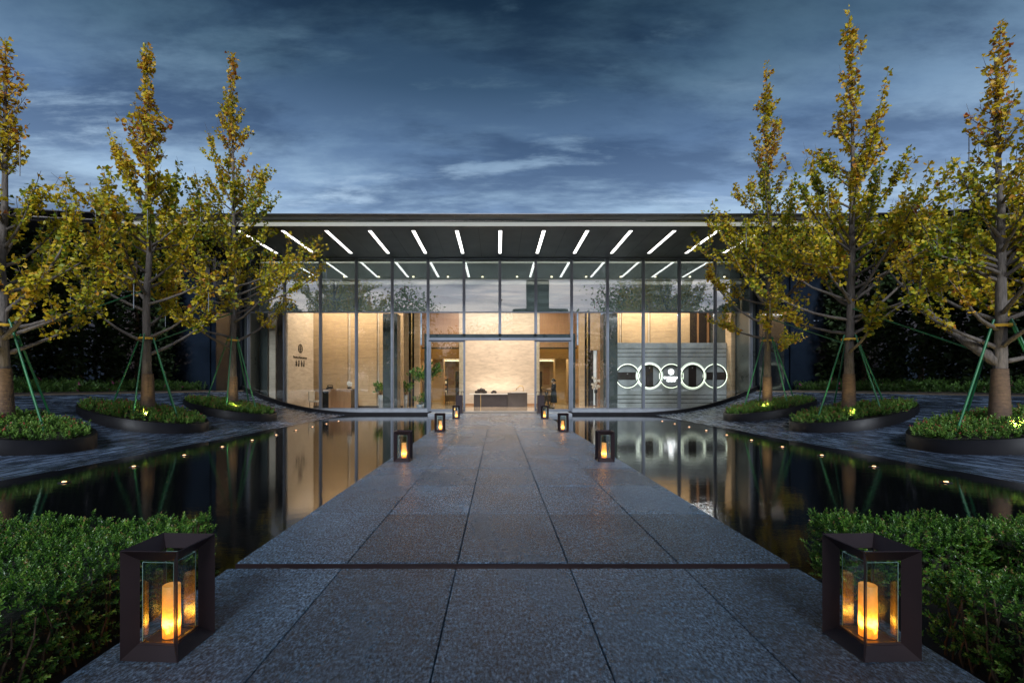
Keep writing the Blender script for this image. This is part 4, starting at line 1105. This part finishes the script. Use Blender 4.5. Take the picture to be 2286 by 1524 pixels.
# ------------------------------------------------------------------ dark planting behind the banks
def leaf_mass(name, label, cat, P, D, size, mat, seed, base, group=None, lo=0.0, hi=1.0, stems=None, kind=None):
    rg = np.random.default_rng(seed); base = Vector(base); n = len(P)
    o = empty(name, base, label, cat, group)
    nn = rg.normal(0, 1, (n, 3)); nn[:, 2] += 0.8
    v, f = scatter(OVV, OVF, P - np.array(base), frames(D, nn), size * rg.uniform(0.6, 1.4, n))
    t = np.repeat(np.clip(rg.uniform(lo, hi, n), 0, 1), len(OVV))
    link('foliage', np_mesh('foliage', v, f, {'tint': t}), M[mat], o, base)
    if stems: stems(o, base)
    return o
for s in (-1, 1):
    side = 'desk side' if s < 0 else 'ring-light side'
    # row of tall dark evergreens
    for k in range(7):
        rg = np.random.default_rng(500 + k + 50 * (s > 0)); y = 9.2 + k * 2.25; x = s * (15.6 + 0.25 * math.sin(k * 2.1)); Hh = 5.6 + 0.7 * math.sin(k * 1.7 + s) + 0.09 * k
        n = 5200
        zz = rg.uniform(0.02, 1, n) ** 0.9; a = rg.uniform(0, 6.283, n); rad = 1.35 * np.sqrt(np.clip(1 - (zz * 0.98) ** 4, 0.02, 1)) * np.sqrt(rg.uniform(0.35, 1.0, n)) * (1 + 0.18 * np.sin(5 * a + zz * 9))
        P = np.column_stack([x + rad * np.cos(a), y + rad * np.sin(a), 1.0 + zz * Hh])
        D = np.column_stack([np.cos(a), np.sin(a), rg.normal(0.1, 0.6, n)]) + rg.normal(0, 0.4, (n, 3))
        def stems(o, b, x=x, y=y, Hh=Hh):
            m = MB(); m.tube([(x, y, 0.95), (x + 0.03, y, 1 + Hh * 0.5), (x, y + 0.02, 1 + Hh * 0.92)], [0.10, 0.06, 0.015], 8); m.build('trunk', M['stem'], o, b)
        where = ['beside the front hedges', 'second from the front hedges', 'third from the front hedges', 'in the middle of its row', 'third from the building wing', 'second from the building wing', 'beside the building wing'][k]
        leaf_mass('evergreen_tree', 'dark columnar evergreen on the %s terrace, %s' % (side, where), 'tree', P, D, 0.20, 'darkleaf', 600 + k, (x, y, 0.98), 'dark evergreens behind the banks', stems=stems)
    # low flowering border
    rg = np.random.default_rng(700 + s); n = 5200
    x = s * rg.uniform(13.0, 14.6, n); y = rg.uniform(6, 23.2, n); z = 1.0 + rg.uniform(0, 1, n) ** 0.6 * (0.34 + 0.08 * np.sin(y * 3) + 0.05 * np.sin(y * 7.3))
    d = rg.normal(0, 0.7, (n, 3)); d[:, 2] += 0.9
    v, f, t = sprigs(np.column_stack([x, y, z]) - np.array((s * 13.8, 14, 1.0)), d, 0.16, rg, 0, 1.0)
    fl = np.repeat(rg.random(n) < 0.012, len(SPV)); t = np.where(fl, 0.99, t * 0.85)
    o = link('azalea_border', np_mesh('azalea_border', v, f, {'tint': t}), M['pinkleaf'], None, (s * 13.8, 14, 1.0))
    tag(o, 'low green azalea border with a few pink flowers behind the %s drain' % side, 'ground cover', kind='stuff')
    # background ginkgo standing behind the bank
    o, tips, at = ginkgo((s * 13.9, 11.6 if s < 0 else 12.4, 0.98), 7.6, 31 + s, 'shaded ginkgo rooted in the azalea border on the %s' % side, 1.15, 5200, r0=0.19, rope=False, group='ginkgos in the azalea borders', low=0.22)

# ------------------------------------------------------------------ furniture and people inside
def thing(name, loc, label, cat, group=None): return empty(name, loc, label, cat, group)
# console table under the feature wall
YC = 29.6
xa, xb, xm = PX(1050, YC), PX(1177, YC), PX(1133, YC)
zt = PZ(878, YC); o = thing('console_table', ((xa + xb) / 2, YC, FZ), 'long console of bronze panels under a thin white top before the feature wall', 'console')
m = MB(); m.cbox(xa - 0.05, xm - 0.004, YC - 0.3, YC + 0.35, zt - 0.06, zt, 0.005); m.build('white_top', M['white'], o)
m = MB(); m.cbox(xm, xb - 0.02, YC - 0.36, YC + 0.4, FZ, zt + 0.05, 0.008); m.build('raised_block', M['bronze'], o)
m = MB(); m.box(xa + 0.22, xm - 0.002, YC - 0.22, YC + 0.3, FZ, zt - 0.061); m.build('front_panel', M['bronze2'], o)
m = MB(); m.box(xa + 0.62, xa + 0.66, YC - 0.228, YC - 0.221, FZ, zt - 0.062); m.build('edge_trim', M['gold'], o)
m = MB(); m.box(xb - 0.019, xb + 0.42, YC - 0.1, YC + 0.35, zt - 0.05, zt - 0.01); m.build('end_shelf', M['white'], o)
area('console_glow', ((xa + xb) / 2, YC + 1.2, zt - 0.02), 3.2, 0.25, 45, (1.0, 0.86, 0.66), (R(180), 0, 0))
def rockpile(px, wpx, hpx, label, seed):
    x = PX(px, YC); wd, ht = wpx * YC / F, hpx * YC / F; rr = random.Random(seed)
    o = thing('stone_sculpture', (x, YC, zt), label, 'sculpture')
    m = MB(); m.box(x - wd * 0.42, x + wd * 0.42, YC - 0.1, YC + 0.1, zt + 0.001, zt + 0.03); m.build('stand', M['dark'], o)
    m = MB()
    pts = [(-0.45, .12), (-0.3, .5), (-0.05, .85), (0.15, .95), (0.35, .55), (0.48, .1)]
    for (u0, v0), (u1, v1) in zip(pts[:-1], pts[1:]):
        m.ball((x + (u0 + u1) / 2 * wd, YC + rr.uniform(-.02, .02), zt + 0.03 + (v0 + v1) / 4 * ht), wd * 0.2, 9, 7, (1.0, 0.6, 0.55 + (v0 + v1) * 0.35 * ht / wd * 1.8))
    m.build('stone', M['rock'], o)
rockpile(1073, 24, 13, 'large dark scholar stone on the white console top', 1)
rockpile(1102, 12, 8, 'small dark scholar stone on the white console top', 2)
x = PX(1160, YC); o = thing('branch_sculpture', (x, YC, zt + 0.051), 'golden looping branch sculpture on the raised bronze block', 'sculpture')
zb = zt + 0.052
m = MB(); m.tube([(x - 0.42, YC, zb + 0.12), (x - 0.25, YC, zb + 0.13), (x - 0.12, YC, zb + 0.3), (x + 0.02, YC, zb + 0.43), (x + 0.17, YC, zb + 0.40), (x + 0.25, YC, zb + 0.24), (x + 0.22, YC, zb + 0.04)], [0.012, .018, .02, .024, .024, .022, .02], 8); m.build('loop_branch', M['gold'], o)
m = MB(); rr = random.Random(9)
for k in range(16):
    a = rr.uniform(0.4, 2.7); L = rr.uniform(0.25, 0.62); x0 = x - 0.1 + rr.uniform(-0.25, 0.25)
    p = Vector((x0, YC, zb)); q = p + Vector((L * math.cos(a), rr.uniform(-.1, .1), L * math.sin(a))); m.tube([p, (p + q) / 2 + Vector((0.03, 0, 0.02)), q], [0.008, 0.006, 0.003], 5)
tag(m.build('fine_twigs', M['cloth_pale'], o), kind='stuff')
m = MB(); m.box(x - 0.5, x + 0.4, YC - 0.12, YC + 0.12, zb - 0.0005, zb + 0.025); m.build('base', M['white'], o)

# umbrella stands outside the door
for s in (-1, 1):
    Yu = 22.9; x = s * 1.93
    o = thing('umbrella_stand', (x, Yu, -0.01), 'tall dark umbrella stand %s the door, lantern-side' % ('on the desk side of' if s < 0 else 'on the ring-light side of'), 'umbrella stand', 'umbrella stands at the entrance')
    o['label'] = 'tall dark box umbrella stand by the door, %s' % ('desk side' if s < 0 else 'ring-light side')
    m = MB(); a, h = 0.16, 0.86
    for (x0, x1, y0_, y1_) in ((-a, a, -a, -a + .012), (-a, a, a - .012, a), (-a, -a + .012, -a + .0125, a - .0125), (a - .012, a, -a + .0125, a - .0125)): m.box(x + x0, x + x1, Yu + y0_, Yu + y1_, 0.0, h)
    m.build('box_shell', M['lantern'], o)
    m = MB(); m.box(x - a + .013, x + a - .013, Yu - a + .013, Yu + a - .013, 0.0, 0.03); m.build('drip_tray', M['fix'], o)
    xu = x - s * 0.22 if s > 0 else x + 0.1
    u = thing('umbrella', (xu, Yu, 0.05), 'furled black umbrella with hooked handle at the %s stand' % ('desk-side' if s < 0 else 'ring-light-side'), 'umbrella', 'umbrellas at the entrance stands')
    xu = x + (0.09 if s < 0 else -0.08)
    m = MB(); m.tube([(xu, Yu, 0.04), (xu, Yu, 0.12), (xu, Yu, 0.55), (xu, Yu, 0.8)], [0.006, 0.03, 0.036, 0.014], 10); m.build('canopy', M['dress'], u)
    sgn = 1 if s < 0 else -1
    hk = [(xu, Yu, 0.8), (xu, Yu, 0.98)] + [(xu + sgn * (0.06 - 0.06 * math.cos(t)), Yu, 0.98 + 0.06 * math.sin(t)) for t in (0.5, 1.1, 1.6, 2.2, 2.8, 3.3)]
    m = MB(); m.tube(hk, 0.013, 8); m.build('handle', M['dark'], u)

# reception desk, chair, desk things
YD = 26.9
xa, xb = PX(737, YD), PX(786, YD); zt = PZ(868, YD)
o = thing('reception_desk', ((xa + xb) / 2, YD, FZ), 'wood fronted reception desk with dark return in front of the tan stone wall', 'desk')
m = MB(); m.cbox(xa, xb, YD - 0.25, YD - 0.19, FZ + 0.02, zt, 0.006); m.build('front_panel', M['wood'], o)
m = MB(); m.cbox(xa - 0.55, xb, YD - 0.18, YD + 0.55, zt - 0.05, zt + 0.002, 0.006); m.build('worktop', M['dark'], o)
m = MB(); m.box(xa - 0.5, xa - 0.02, YD - 0.1, YD + 0.5, FZ, zt - 0.12); m.build('drawer_unit', M['fix'], o)
m = MB(); m.box(xb - 0.05, xb - 0.002, YD - 0.17, YD + 0.5, FZ, zt - 0.051); m.build('side_panel', M['dark'], o)
area_z = zt + 0.003
x = PX(737, YD); o = thing('desk_telephone', (x, YD, area_z), 'black desk telephone on the reception desk', 'telephone')
m = MB(); m.add([(x - .22, YD - .1, area_z), (x + .16, YD - .1, area_z), (x + .16, YD + .12, area_z), (x - .22, YD + .12, area_z), (x - .16, YD - .06, area_z + .10), (x + .12, YD - .06, area_z + .10), (x + .12, YD + .1, area_z + .14), (x - .16, YD + .1, area_z + .14)], [(3, 2, 1, 0), (4, 5, 6, 7), (0, 1, 5, 4), (1, 2, 6, 5), (2, 3, 7, 6), (3, 0, 4, 7)]); m.build('body', M['fix'], o)
m = MB(); m.tube([(x - .16, YD, area_z + .17), (x - .06, YD, area_z + .2), (x + .1, YD, area_z + .2), (x + .16, YD, area_z + .17)], [.035, .022, .022, .035], 8); m.build('handset', M['fix'], o)
x = PX(752, YD); o = thing('desk_lamp', (x, YD, area_z), 'thin brass arched lamp on the reception desk', 'lamp')
m = MB(); m.lathe((x, YD, area_z), [(0.06, 0), (0.06, 0.012), (0.01, 0.018)], 14); m.build('base', M['gold'], o)
m = MB(); m.tube([(x, YD, area_z + .015), (x - .03, YD, area_z + .35), (x + .0, YD, area_z + .55), (x + .08, YD, area_z + .6), (x + .16, YD, area_z + .52), (x + .17, YD, area_z + .40)], 0.010, 8); m.build('arched_stem', M['gold'], o)
m = MB(); m.lathe((x + .17, YD, area_z + .33), [(0.03, 0.0), (0.035, 0.02), (0.012, 0.075)], 12); m.build('shade', M['gold'], o)
x = PX(780, YD); o = thing('orchid_pot', (x, YD, area_z), 'white orchid in a dark bowl at the end of the reception desk', 'flower pot')
m = MB(); m.lathe((x, YD, area_z), [(0.07, 0), (0.13, 0.05), (0.13, 0.10), (0.10, 0.11)], 16); m.build('bowl', M['fix'], o)
m = MB(); rr = random.Random(2)
for k in range(3): m.tube([(x, YD, area_z + .1), (x + .03 * k - .03, YD, area_z + .22), (x + .06 * k - .06, YD - .03, area_z + .36)], .006, 5)
m.build('stems', M['green_pole'], o)
for k in range(8):
    c = (x + rr.uniform(-.09, .09), YD + rr.uniform(-.07, .04), area_z + rr.uniform(.2, .42)); m = MB()
    for q in range(5):
        a = q * 1.2566; m.ball((c[0] + .035 * math.cos(a), c[1], c[2] + .035 * math.sin(a)), .03, 7, 5, (1, .35, 1))
    m.build('blossom', M['white'], o)
def chair(x, y, rz, label, name='side_chair', mat='cloth_pale', group=None):
    o = empty(name, (x, y, FZ), label, 'chair', group); o.rotation_euler = (0, 0, rz)
    def b(n, mt, *a):
        m = MB(); m.cbox(*a, 0.01); q = link(n, m.mesh(n), M[mt], None); q.parent = o; q.location = (0, 0, 0)
    b('seat', mat, -.25, .25, -.25, .25, .40, .48); b('backrest', mat, -.25, .25, .20, .27, .50, .98)
    for sx in (-.22, .19):
        for sy in (-.22, .19): b('leg', 'dark', sx, sx + .03, sy, sy + .03, 0.0, .40)
    return o
chair(PX(704, 26.4), 26.4, R(75), 'pale upholstered chair between the sign wall and the reception desk')

def potted(px, Y, hb, hp, spread, n, label, seed, trunk=0.0, leaf=0.16, potr=0.2):
    x = PX(px, Y); o = empty('potted_plant', (x, Y, FZ), label, 'plant'); rg = np.random.default_rng(seed); rr = random.Random(seed)
    m = MB(); m.lathe((x, Y, FZ), [(potr * .7, 0), (potr, hp * .5), (potr, hp), (potr * .85, hp), (potr * .85, hp - .04)], 18); m.build('pot', M['sill'], o)
    m = MB(); ends = []
    for k in range(6 if trunk else 9):
        a = rr.uniform(0, 6.28); t = Vector((x, Y, FZ + hp - .05)); mid = t + Vector((.06 * math.cos(a), .06 * math.sin(a), trunk + .1)); e = mid + Vector((spread * .8 * math.cos(a), spread * .6 * math.sin(a), (hb - hp - trunk) * rr.uniform(.4, .85)))
        m.tube([t, mid, e], [.02 if trunk else .01, .015 if trunk else .007, .004], 6); ends.append((mid, e))
    m.build('stems', M['stem'], o)
    P = []
    for k in range(n):
        a_, e_ = ends[k % len(ends)]; t = rr.uniform(.35, 1.1); p = a_.lerp(e_, t); P.append((p.x + rr.gauss(0, spread * .18), p.y + rr.gauss(0, spread * .18), p.z + rr.gauss(0, spread * .14)))
    P = np.array(P); D = P - np.array([x, Y, FZ + hp + trunk * .8]); D[:, 2] -= 0.1; D += rg.normal(0, .2, D.shape)
    nn = rg.normal(0, .5, D.shape); nn[:, 2] += 1
    v, f = scatter(OVV, OVF, P, frames(D, nn), leaf * rg.uniform(.6, 1.2, n))
    q = link('leaves', np_mesh('leaves', v - np.array(wo(o)), f, {'tint': np.repeat(rg.uniform(0, .8, n), 6)}), M['cover'], o, wo(o))
potted(945, 26.0, 2.35, 0.42, 0.75, 420, 'tall spreading indoor tree in a pale pot beside the door', 3, trunk=1.0, leaf=0.2, potr=0.24)
potted(938, 25.6, 0.85, 0.3, 0.3, 160, 'small bushy pot plant at the foot of the tall indoor tree', 4, leaf=0.12, potr=0.2)
potted(904, 29.0, 1.5, 0.75, 0.32, 150, 'leafy plant on a tall pale pot between the grey column and the bronze rod', 5, leaf=0.22, potr=0.16)
potted(850, 28.2, 1.45, 0.75, 0.3, 120, 'leafy plant on a tall pale pot behind the grey column by the lit slot', 6, leaf=0.2, potr=0.16)

# lounge furniture in the hall behind
def armchair(x, y, rz, label):
    o = empty('armchair', (x, y, FZ), label, 'armchair'); o.rotation_euler = (0, 0, rz)
    def b(n, mt, *a):
        m = MB(); m.cbox(*a, 0.03); q = link(n, m.mesh(n), M[mt], None); q.parent = o; q.location = (0, 0, 0)
    b('seat', 'upholstery', -.38, .38, -.36, .3, .16, .44); b('backrest', 'upholstery', -.42, .42, .301, .45, .16, .86)
    b('armrest', 'upholstery', -.50, -.385, -.36, .3, .16, .62); b('armrest', 'upholstery', .385, .50, -.36, .3, .16, .62)
    b('cushion', 'cloth_pale', -.3, .3, .18, .295, .445, .76)
    for sx in (-.46, .42):
        for sy in (-.32, .34): b('leg', 'dark', sx, sx + .04, sy, sy + .04, 0.0, .159)
armchair(PX(1000, 36), 36, R(120), 'grey armchair with pale cushion in the hall behind the desk-side door')
armchair(PX(1225, 35), 35, R(-70), 'grey armchair in the hall behind the lectern')
o = thing('display_shelf', (PX(990, 40), 40, FZ), 'dark display shelf with pale books in the hall beyond the armchair', 'shelf')
x = PX(990, 40)
m = MB(); m.box(x - .35, x + .35, 40.2, 40.24, FZ, 1.9); m.build('back_panel', M['dark'], o)
for k in range(5):
    z = .3 + k * .38; m = MB(); m.box(x - .35, x + .35, 39.95, 40.199, z, z + .03); m.build('shelf_board', M['dark'], o)
    for q in range(3):
        m = MB(); m.box(x - .3 + q * .22, x - .18 + q * .22, 40.0, 40.15, z + .031, z + .27); m.build('book', M['white'] if (k + q) % 2 else M['wood'], o)
o = thing('flower_arrangement', (PX(1330, 30.2), 30.2, FZ), 'white flowers on a slim stand before the backlit niche', 'flowers')
x = PX(1330, 30.2)
m = MB(); m.lathe((x, 30.2, FZ), [(.12, 0), (.05, .04), (.04, .8), (.1, .86), (.1, 1.05), (.07, 1.06)], 14); m.build('stand', M['fix'], o)
rr = random.Random(8)
for k in range(14):
    c = (x + rr.uniform(-.25, .25), 30.2 + rr.uniform(-.15, .1), FZ + rr.uniform(1.1, 1.8)); m = MB()
    for q in range(4):
        a = q * 1.57 + k; m.ball((c[0] + .05 * math.cos(a), c[1], c[2] + .05 * math.sin(a)), .045, 7, 5, (1, .4, 1))
    m.build('flower', M['white'], o)
m = MB()
for k in range(7): m.tube([(x, 30.2, FZ + 1.0), (x + rr.uniform(-.22, .22), 30.2, FZ + rr.uniform(1.4, 1.75))], .008, 5)
m.build('stems', M['stem'], o)

# lectern with a tablet, and the attendant behind it
PXW, PYW = PX(1236, 27.4), 27.4
lx = PX(1219, 27.3); o = thing('lectern', (lx, 27.3, FZ), 'dark lectern on crossed legs with a slanted top in front of the attendant', 'lectern')
for (a, b, yy) in (((-.16, 0), (.10, .98), -.14), ((.22, 0), (-.06, .98), -.14), ((-.16, 0), (.10, .98), .14), ((.22, 0), (-.06, .98), .14)):
    m = MB(); off = 0.03 if a[0] > 0 else 0; m.bar((lx + a[0], 27.3 + yy - off, FZ), (lx + b[0], 27.3 + yy - off, FZ + b[1]), .05, .028); m.build('leg', M['dark'], o)
m = MB(); m.bar((lx - .2, 27.3, FZ + 1.10), (lx + .28, 27.3, FZ + 1.0), .42, .03); m.build('slanted_top', M['dark'], o)
m = MB(); m.tube([(lx - .2, 27.3, FZ + 1.1), (lx - .26, 27.3, FZ + 1.16), (lx - .24, 27.3, FZ + 1.22), (lx - .17, 27.3, FZ + 1.2)], .02, 8); m.build('scroll_lamp', M['gold'], o)
t = thing('tablet', (lx + .12, 27.3, FZ + 1.06), 'pale tablet lying on the lectern under the attendant\'s hands', 'tablet')
m = MB(); m.bar((lx + .02, 27.3, FZ + 1.072), (lx + .24, 27.3, FZ + 1.026), .18, .012); m.build('body', M['white'], t)

def skin_mesh(name, V, E, rads, mat, parent, loc, root=0, sub=1):
    me = bpy.data.meshes.new(name); me.from_pydata(V, E, [])
    o = bpy.data.objects.new(name, me); C.objects.link(o); me.materials.append(mat)
    md = o.modifiers.new('skin', 'SKIN'); md.use_smooth_shade = True
    if not me.skin_vertices: me.attributes.new('skin_vertex', 'FLOAT', 'POINT') if False else None
    bm = bmesh.new(); bm.from_mesh(me); lay = bm.verts.layers.skin.verify()
    for i, v in enumerate(bm.verts):
        r = rads[i]; v[lay].radius = r if isinstance(r, tuple) else (r, r); v[lay].use_root = (i == root)
    bm.to_mesh(me); bm.free()
    ss = o.modifiers.new('sub', 'SUBSURF'); ss.levels = sub; ss.render_levels = sub
    o.parent = parent; o.location = Vector(loc) - wo(parent); W[o.name] = Vector(loc)
    return o
per = thing('person', (PXW, PYW, FZ), 'person in a long black dress and face mask standing at the lectern', 'person')
# facing -x, head bowed, forearms forward
V, E, RD = [], [], []
def vtx(p, r, prev=None):
    V.append(p); RD.append(r)
    if prev is not None: E.append((prev, len(V) - 1))
    return len(V) - 1
pel = vtx((0, 0, .92), (.15, .12)); wa = vtx((0, 0, 1.08), (.12, .095), pel); chs = vtx((.0, 0, 1.25), (.145, .10), wa); ut = vtx((.015, 0, 1.36), (.12, .085), chs)
nk = vtx((.0, 0, 1.43), .048, ut); hd0 = vtx((-.03, 0, 1.50), .065, nk); hd1 = vtx((-.045, 0, 1.58), (.088, .078), hd0); hd2 = vtx((-.03, 0, 1.645), .062, hd1)
vtx((-.14, 0, 1.535), .012, hd1)
for sg_ in (-1, 1):
    sh = vtx((.01, sg_ * .165, 1.355), .055, ut); elb = vtx((-.03, sg_ * .20, 1.10), .042, sh); wr = vtx((-.24, sg_ * .10, 1.115), .028, elb); pm_ = vtx((-.30, sg_ * .085, 1.12), (.036, .016), wr)
    for q, (dy, L) in enumerate(((-.028, .058), (-.010, .068), (.009, .063), (.026, .05))):
        a = vtx((-.335, sg_ * .085 + dy, 1.118), .010, pm_); vtx((-.335 - L * .9, sg_ * .085 + dy, 1.100), .008, a)
    th = vtx((-.285, sg_ * (.085 - .035), 1.115), .012, wr); vtx((-.325, sg_ * (.085 - .050), 1.105), .009, th)
    hip = vtx((0, sg_ * .085, .86), .085, pel); kn = vtx((-.01, sg_ * .08, .48), .055, hip); ank = vtx((.01, sg_ * .075, .09), .034, kn); toe = vtx((-.13, sg_ * .08, .03), .028, ank)
skin_mesh('body', V, E, RD, M['skin'], per, (PXW, PYW, FZ))
m = MB(); prof_d = [(.08, .06, 1.425), (.125, .18, 1.375), (.14, .185, 1.26), (.12, .15, 1.09), (.155, .17, .93), (.165, .18, .75), (.18, .19, .5), (.19, .20, .33), (.185, .195, .325)]
v = []; n = 24
for (rx, ry, z) in prof_d:
    for k in range(n):
        a = 2 * math.pi * k / n; wv = 1 + (0.05 * math.sin(5 * a) if z < .7 else 0); v.append((PXW + .005 + rx * wv * math.cos(a), PYW + ry * wv * math.sin(a), FZ + z))
f = [(i * n + k, i * n + (k + 1) % n, (i + 1) * n + (k + 1) % n, (i + 1) * n + k) for i in range(len(prof_d) - 1) for k in range(n)]
m.add(v, f, True)
dr_ = m.build('dress', M['dress'], per)
for sg_ in (-1, 1):
    m = MB(); m.tube([(PXW + .01, PYW + sg_ * .15, FZ + 1.37), (PXW + .0, PYW + sg_ * .19, FZ + 1.25), (PXW - .03, PYW + sg_ * .20, FZ + 1.11), (PXW - .15, PYW + sg_ * .145, FZ + 1.115)], [.07, .065, .058, .045], 12, cap=False); m.build('sleeve', M['dress'], per)
    m = MB(); m.ball((PXW - .055, PYW + sg_ * .08, FZ + .045), .05, 10, 7, (2.1, .85, .8)); m.build('shoe', M['fix'], per)
m = MB(); m.ball((PXW - .015, PYW, FZ + 1.605), .1, 14, 9, (1.02, .92, .95)); m.ball((PXW + .085, PYW, FZ + 1.57), .05, 10, 7); m.build('hair', M['hair'], per)
m = MB(); m.ball((PXW - .095, PYW, FZ + 1.525), .06, 12, 8, (.75, 1.0, .85)); m.build('face_mask', M['mask'], per)
for sg_ in (-1, 1):
    m = MB(); m.ball((PXW - .128, PYW + sg_ * .032, FZ + 1.585), .010, 7, 5); m.build('eye', M['fix'], per)
    m = MB(); m.ball((PXW - .03, PYW + sg_ * .088, FZ + 1.56), .02, 7, 5, (.8, .35, 1.2)); m.build('ear', M['skin'], per)

# ------------------------------------------------------------------ what stands behind the camera and shows in the glass
def tower(x0, x1, y0, y1, h, label, nf, crown):
    o = empty('office_tower', ((x0 + x1) / 2, (y0 + y1) / 2, -0.5), label, 'building')
    m = MB(); m.cbox(x0, x1, y0, y1, -0.5, h, 0.6); m.build('wall', M['far'], o)
    if crown: m = MB(); m.lathe(((x0 + x1) / 2, (y0 + y1) / 2, h), [((x1 - x0) * .52, 0.01), ((x1 - x0) * .5, 1.5), ((x1 - x0) * .3, 2.6)], 16); m.build('crown', M['far'], o)
    for k in range(nf):
        z = h * (k + .5) / nf; m = MB(); m.box(x0 + .3, x1 - .3, y1 + .01, y1 + .06, z, z + h / nf * .45); m.build('window_band', M['glass_wing'], o)
tower(11.8, 15.9, -156, -150, 45.5, 'grey high-rise tower mirrored in the upper glass', 14, True)
tower(16.3, 21.0, -156, -150, 45.0, 'second grey high-rise tower mirrored beside the first', 14, True)
tower(6.0, 28.5, -149, -146, 32.5, 'broad grey office block mirrored under the towers', 8, False)
def broadleaf(x, y, h, r, seed, label):
    rg = np.random.default_rng(seed); n = 3600; cl = rg.normal(0, .5, (26, 3)) * np.array([r * .75, r * .75, h * .26]) + np.array([x, y, h * .62])
    P = cl[rg.integers(0, 26, n)] + rg.normal(0, 1, (n, 3)) * r * .26; P[:, 2] = np.clip(P[:, 2], .6, None)
    def stems(o, b):
        m = MB(); m.tube([(x, y, -.5), (x, y, h * .4), (x, y, h * .85)], [.3, .2, .04], 8)
        m.build('trunk', M['bark'], o, b)
    leaf_mass('broadleaf_tree', label, 'tree', P, rg.normal(0, 1, (n, 3)), .38, 'cover', seed, (x, y, -.5), 'trees mirrored in the glass', stems=stems)
broadleaf(-24, -24, 18.5, 5.5, 81, 'large dark broadleaf tree mirrored above the sign wall')
broadleaf(-14, -25, 17, 4.0, 82, 'slender dark broadleaf tree mirrored above the grey column')
broadleaf(19, -25, 20, 5.0, 83, 'large dark broadleaf tree mirrored above the ring lights')
broadleaf(28, -24, 18, 5.0, 84, 'dense dark broadleaf tree mirrored beside the ring-light-wall ginkgo')
for k, x in enumerate((-21, -15.2, -9.5, -3.6, 2.4, 8.6, 14.8, 21)):
    broadleaf(x, -13 - 1.2 * math.sin(k * 2.0), 9.4 + 1.3 * math.sin(k * 1.9 + 0.5), 3.6, 90 + k, ['round street tree mirrored low in the glass before the sign wall', 'street tree mirrored low before the reception desk', 'street tree mirrored low beside the tall indoor tree', 'street tree mirrored low above the console stones', 'street tree mirrored low above the branch sculpture', 'street tree mirrored low beside the backlit niche', 'street tree mirrored low before the ring lights', 'street tree mirrored low beside the ring-light pier'][k])
v = []; n = 60
for i in range(n + 1):
    x = -500 + 1000 * i / n; z = 26 + 14 * math.sin(i * .5) + 9 * math.sin(i * 1.3 + 1) + 5 * math.sin(i * 2.9)
    v += [(x, -340, -1), (x, -420, z), (x, -520, -1)]
f = []
for i in range(n): b = 3 * i; f += [(b, b + 1, b + 4, b + 3), (b + 1, b + 2, b + 5, b + 4)]
tag(MB().add(v, f, True).build('hills', M['hill']), kind='structure')
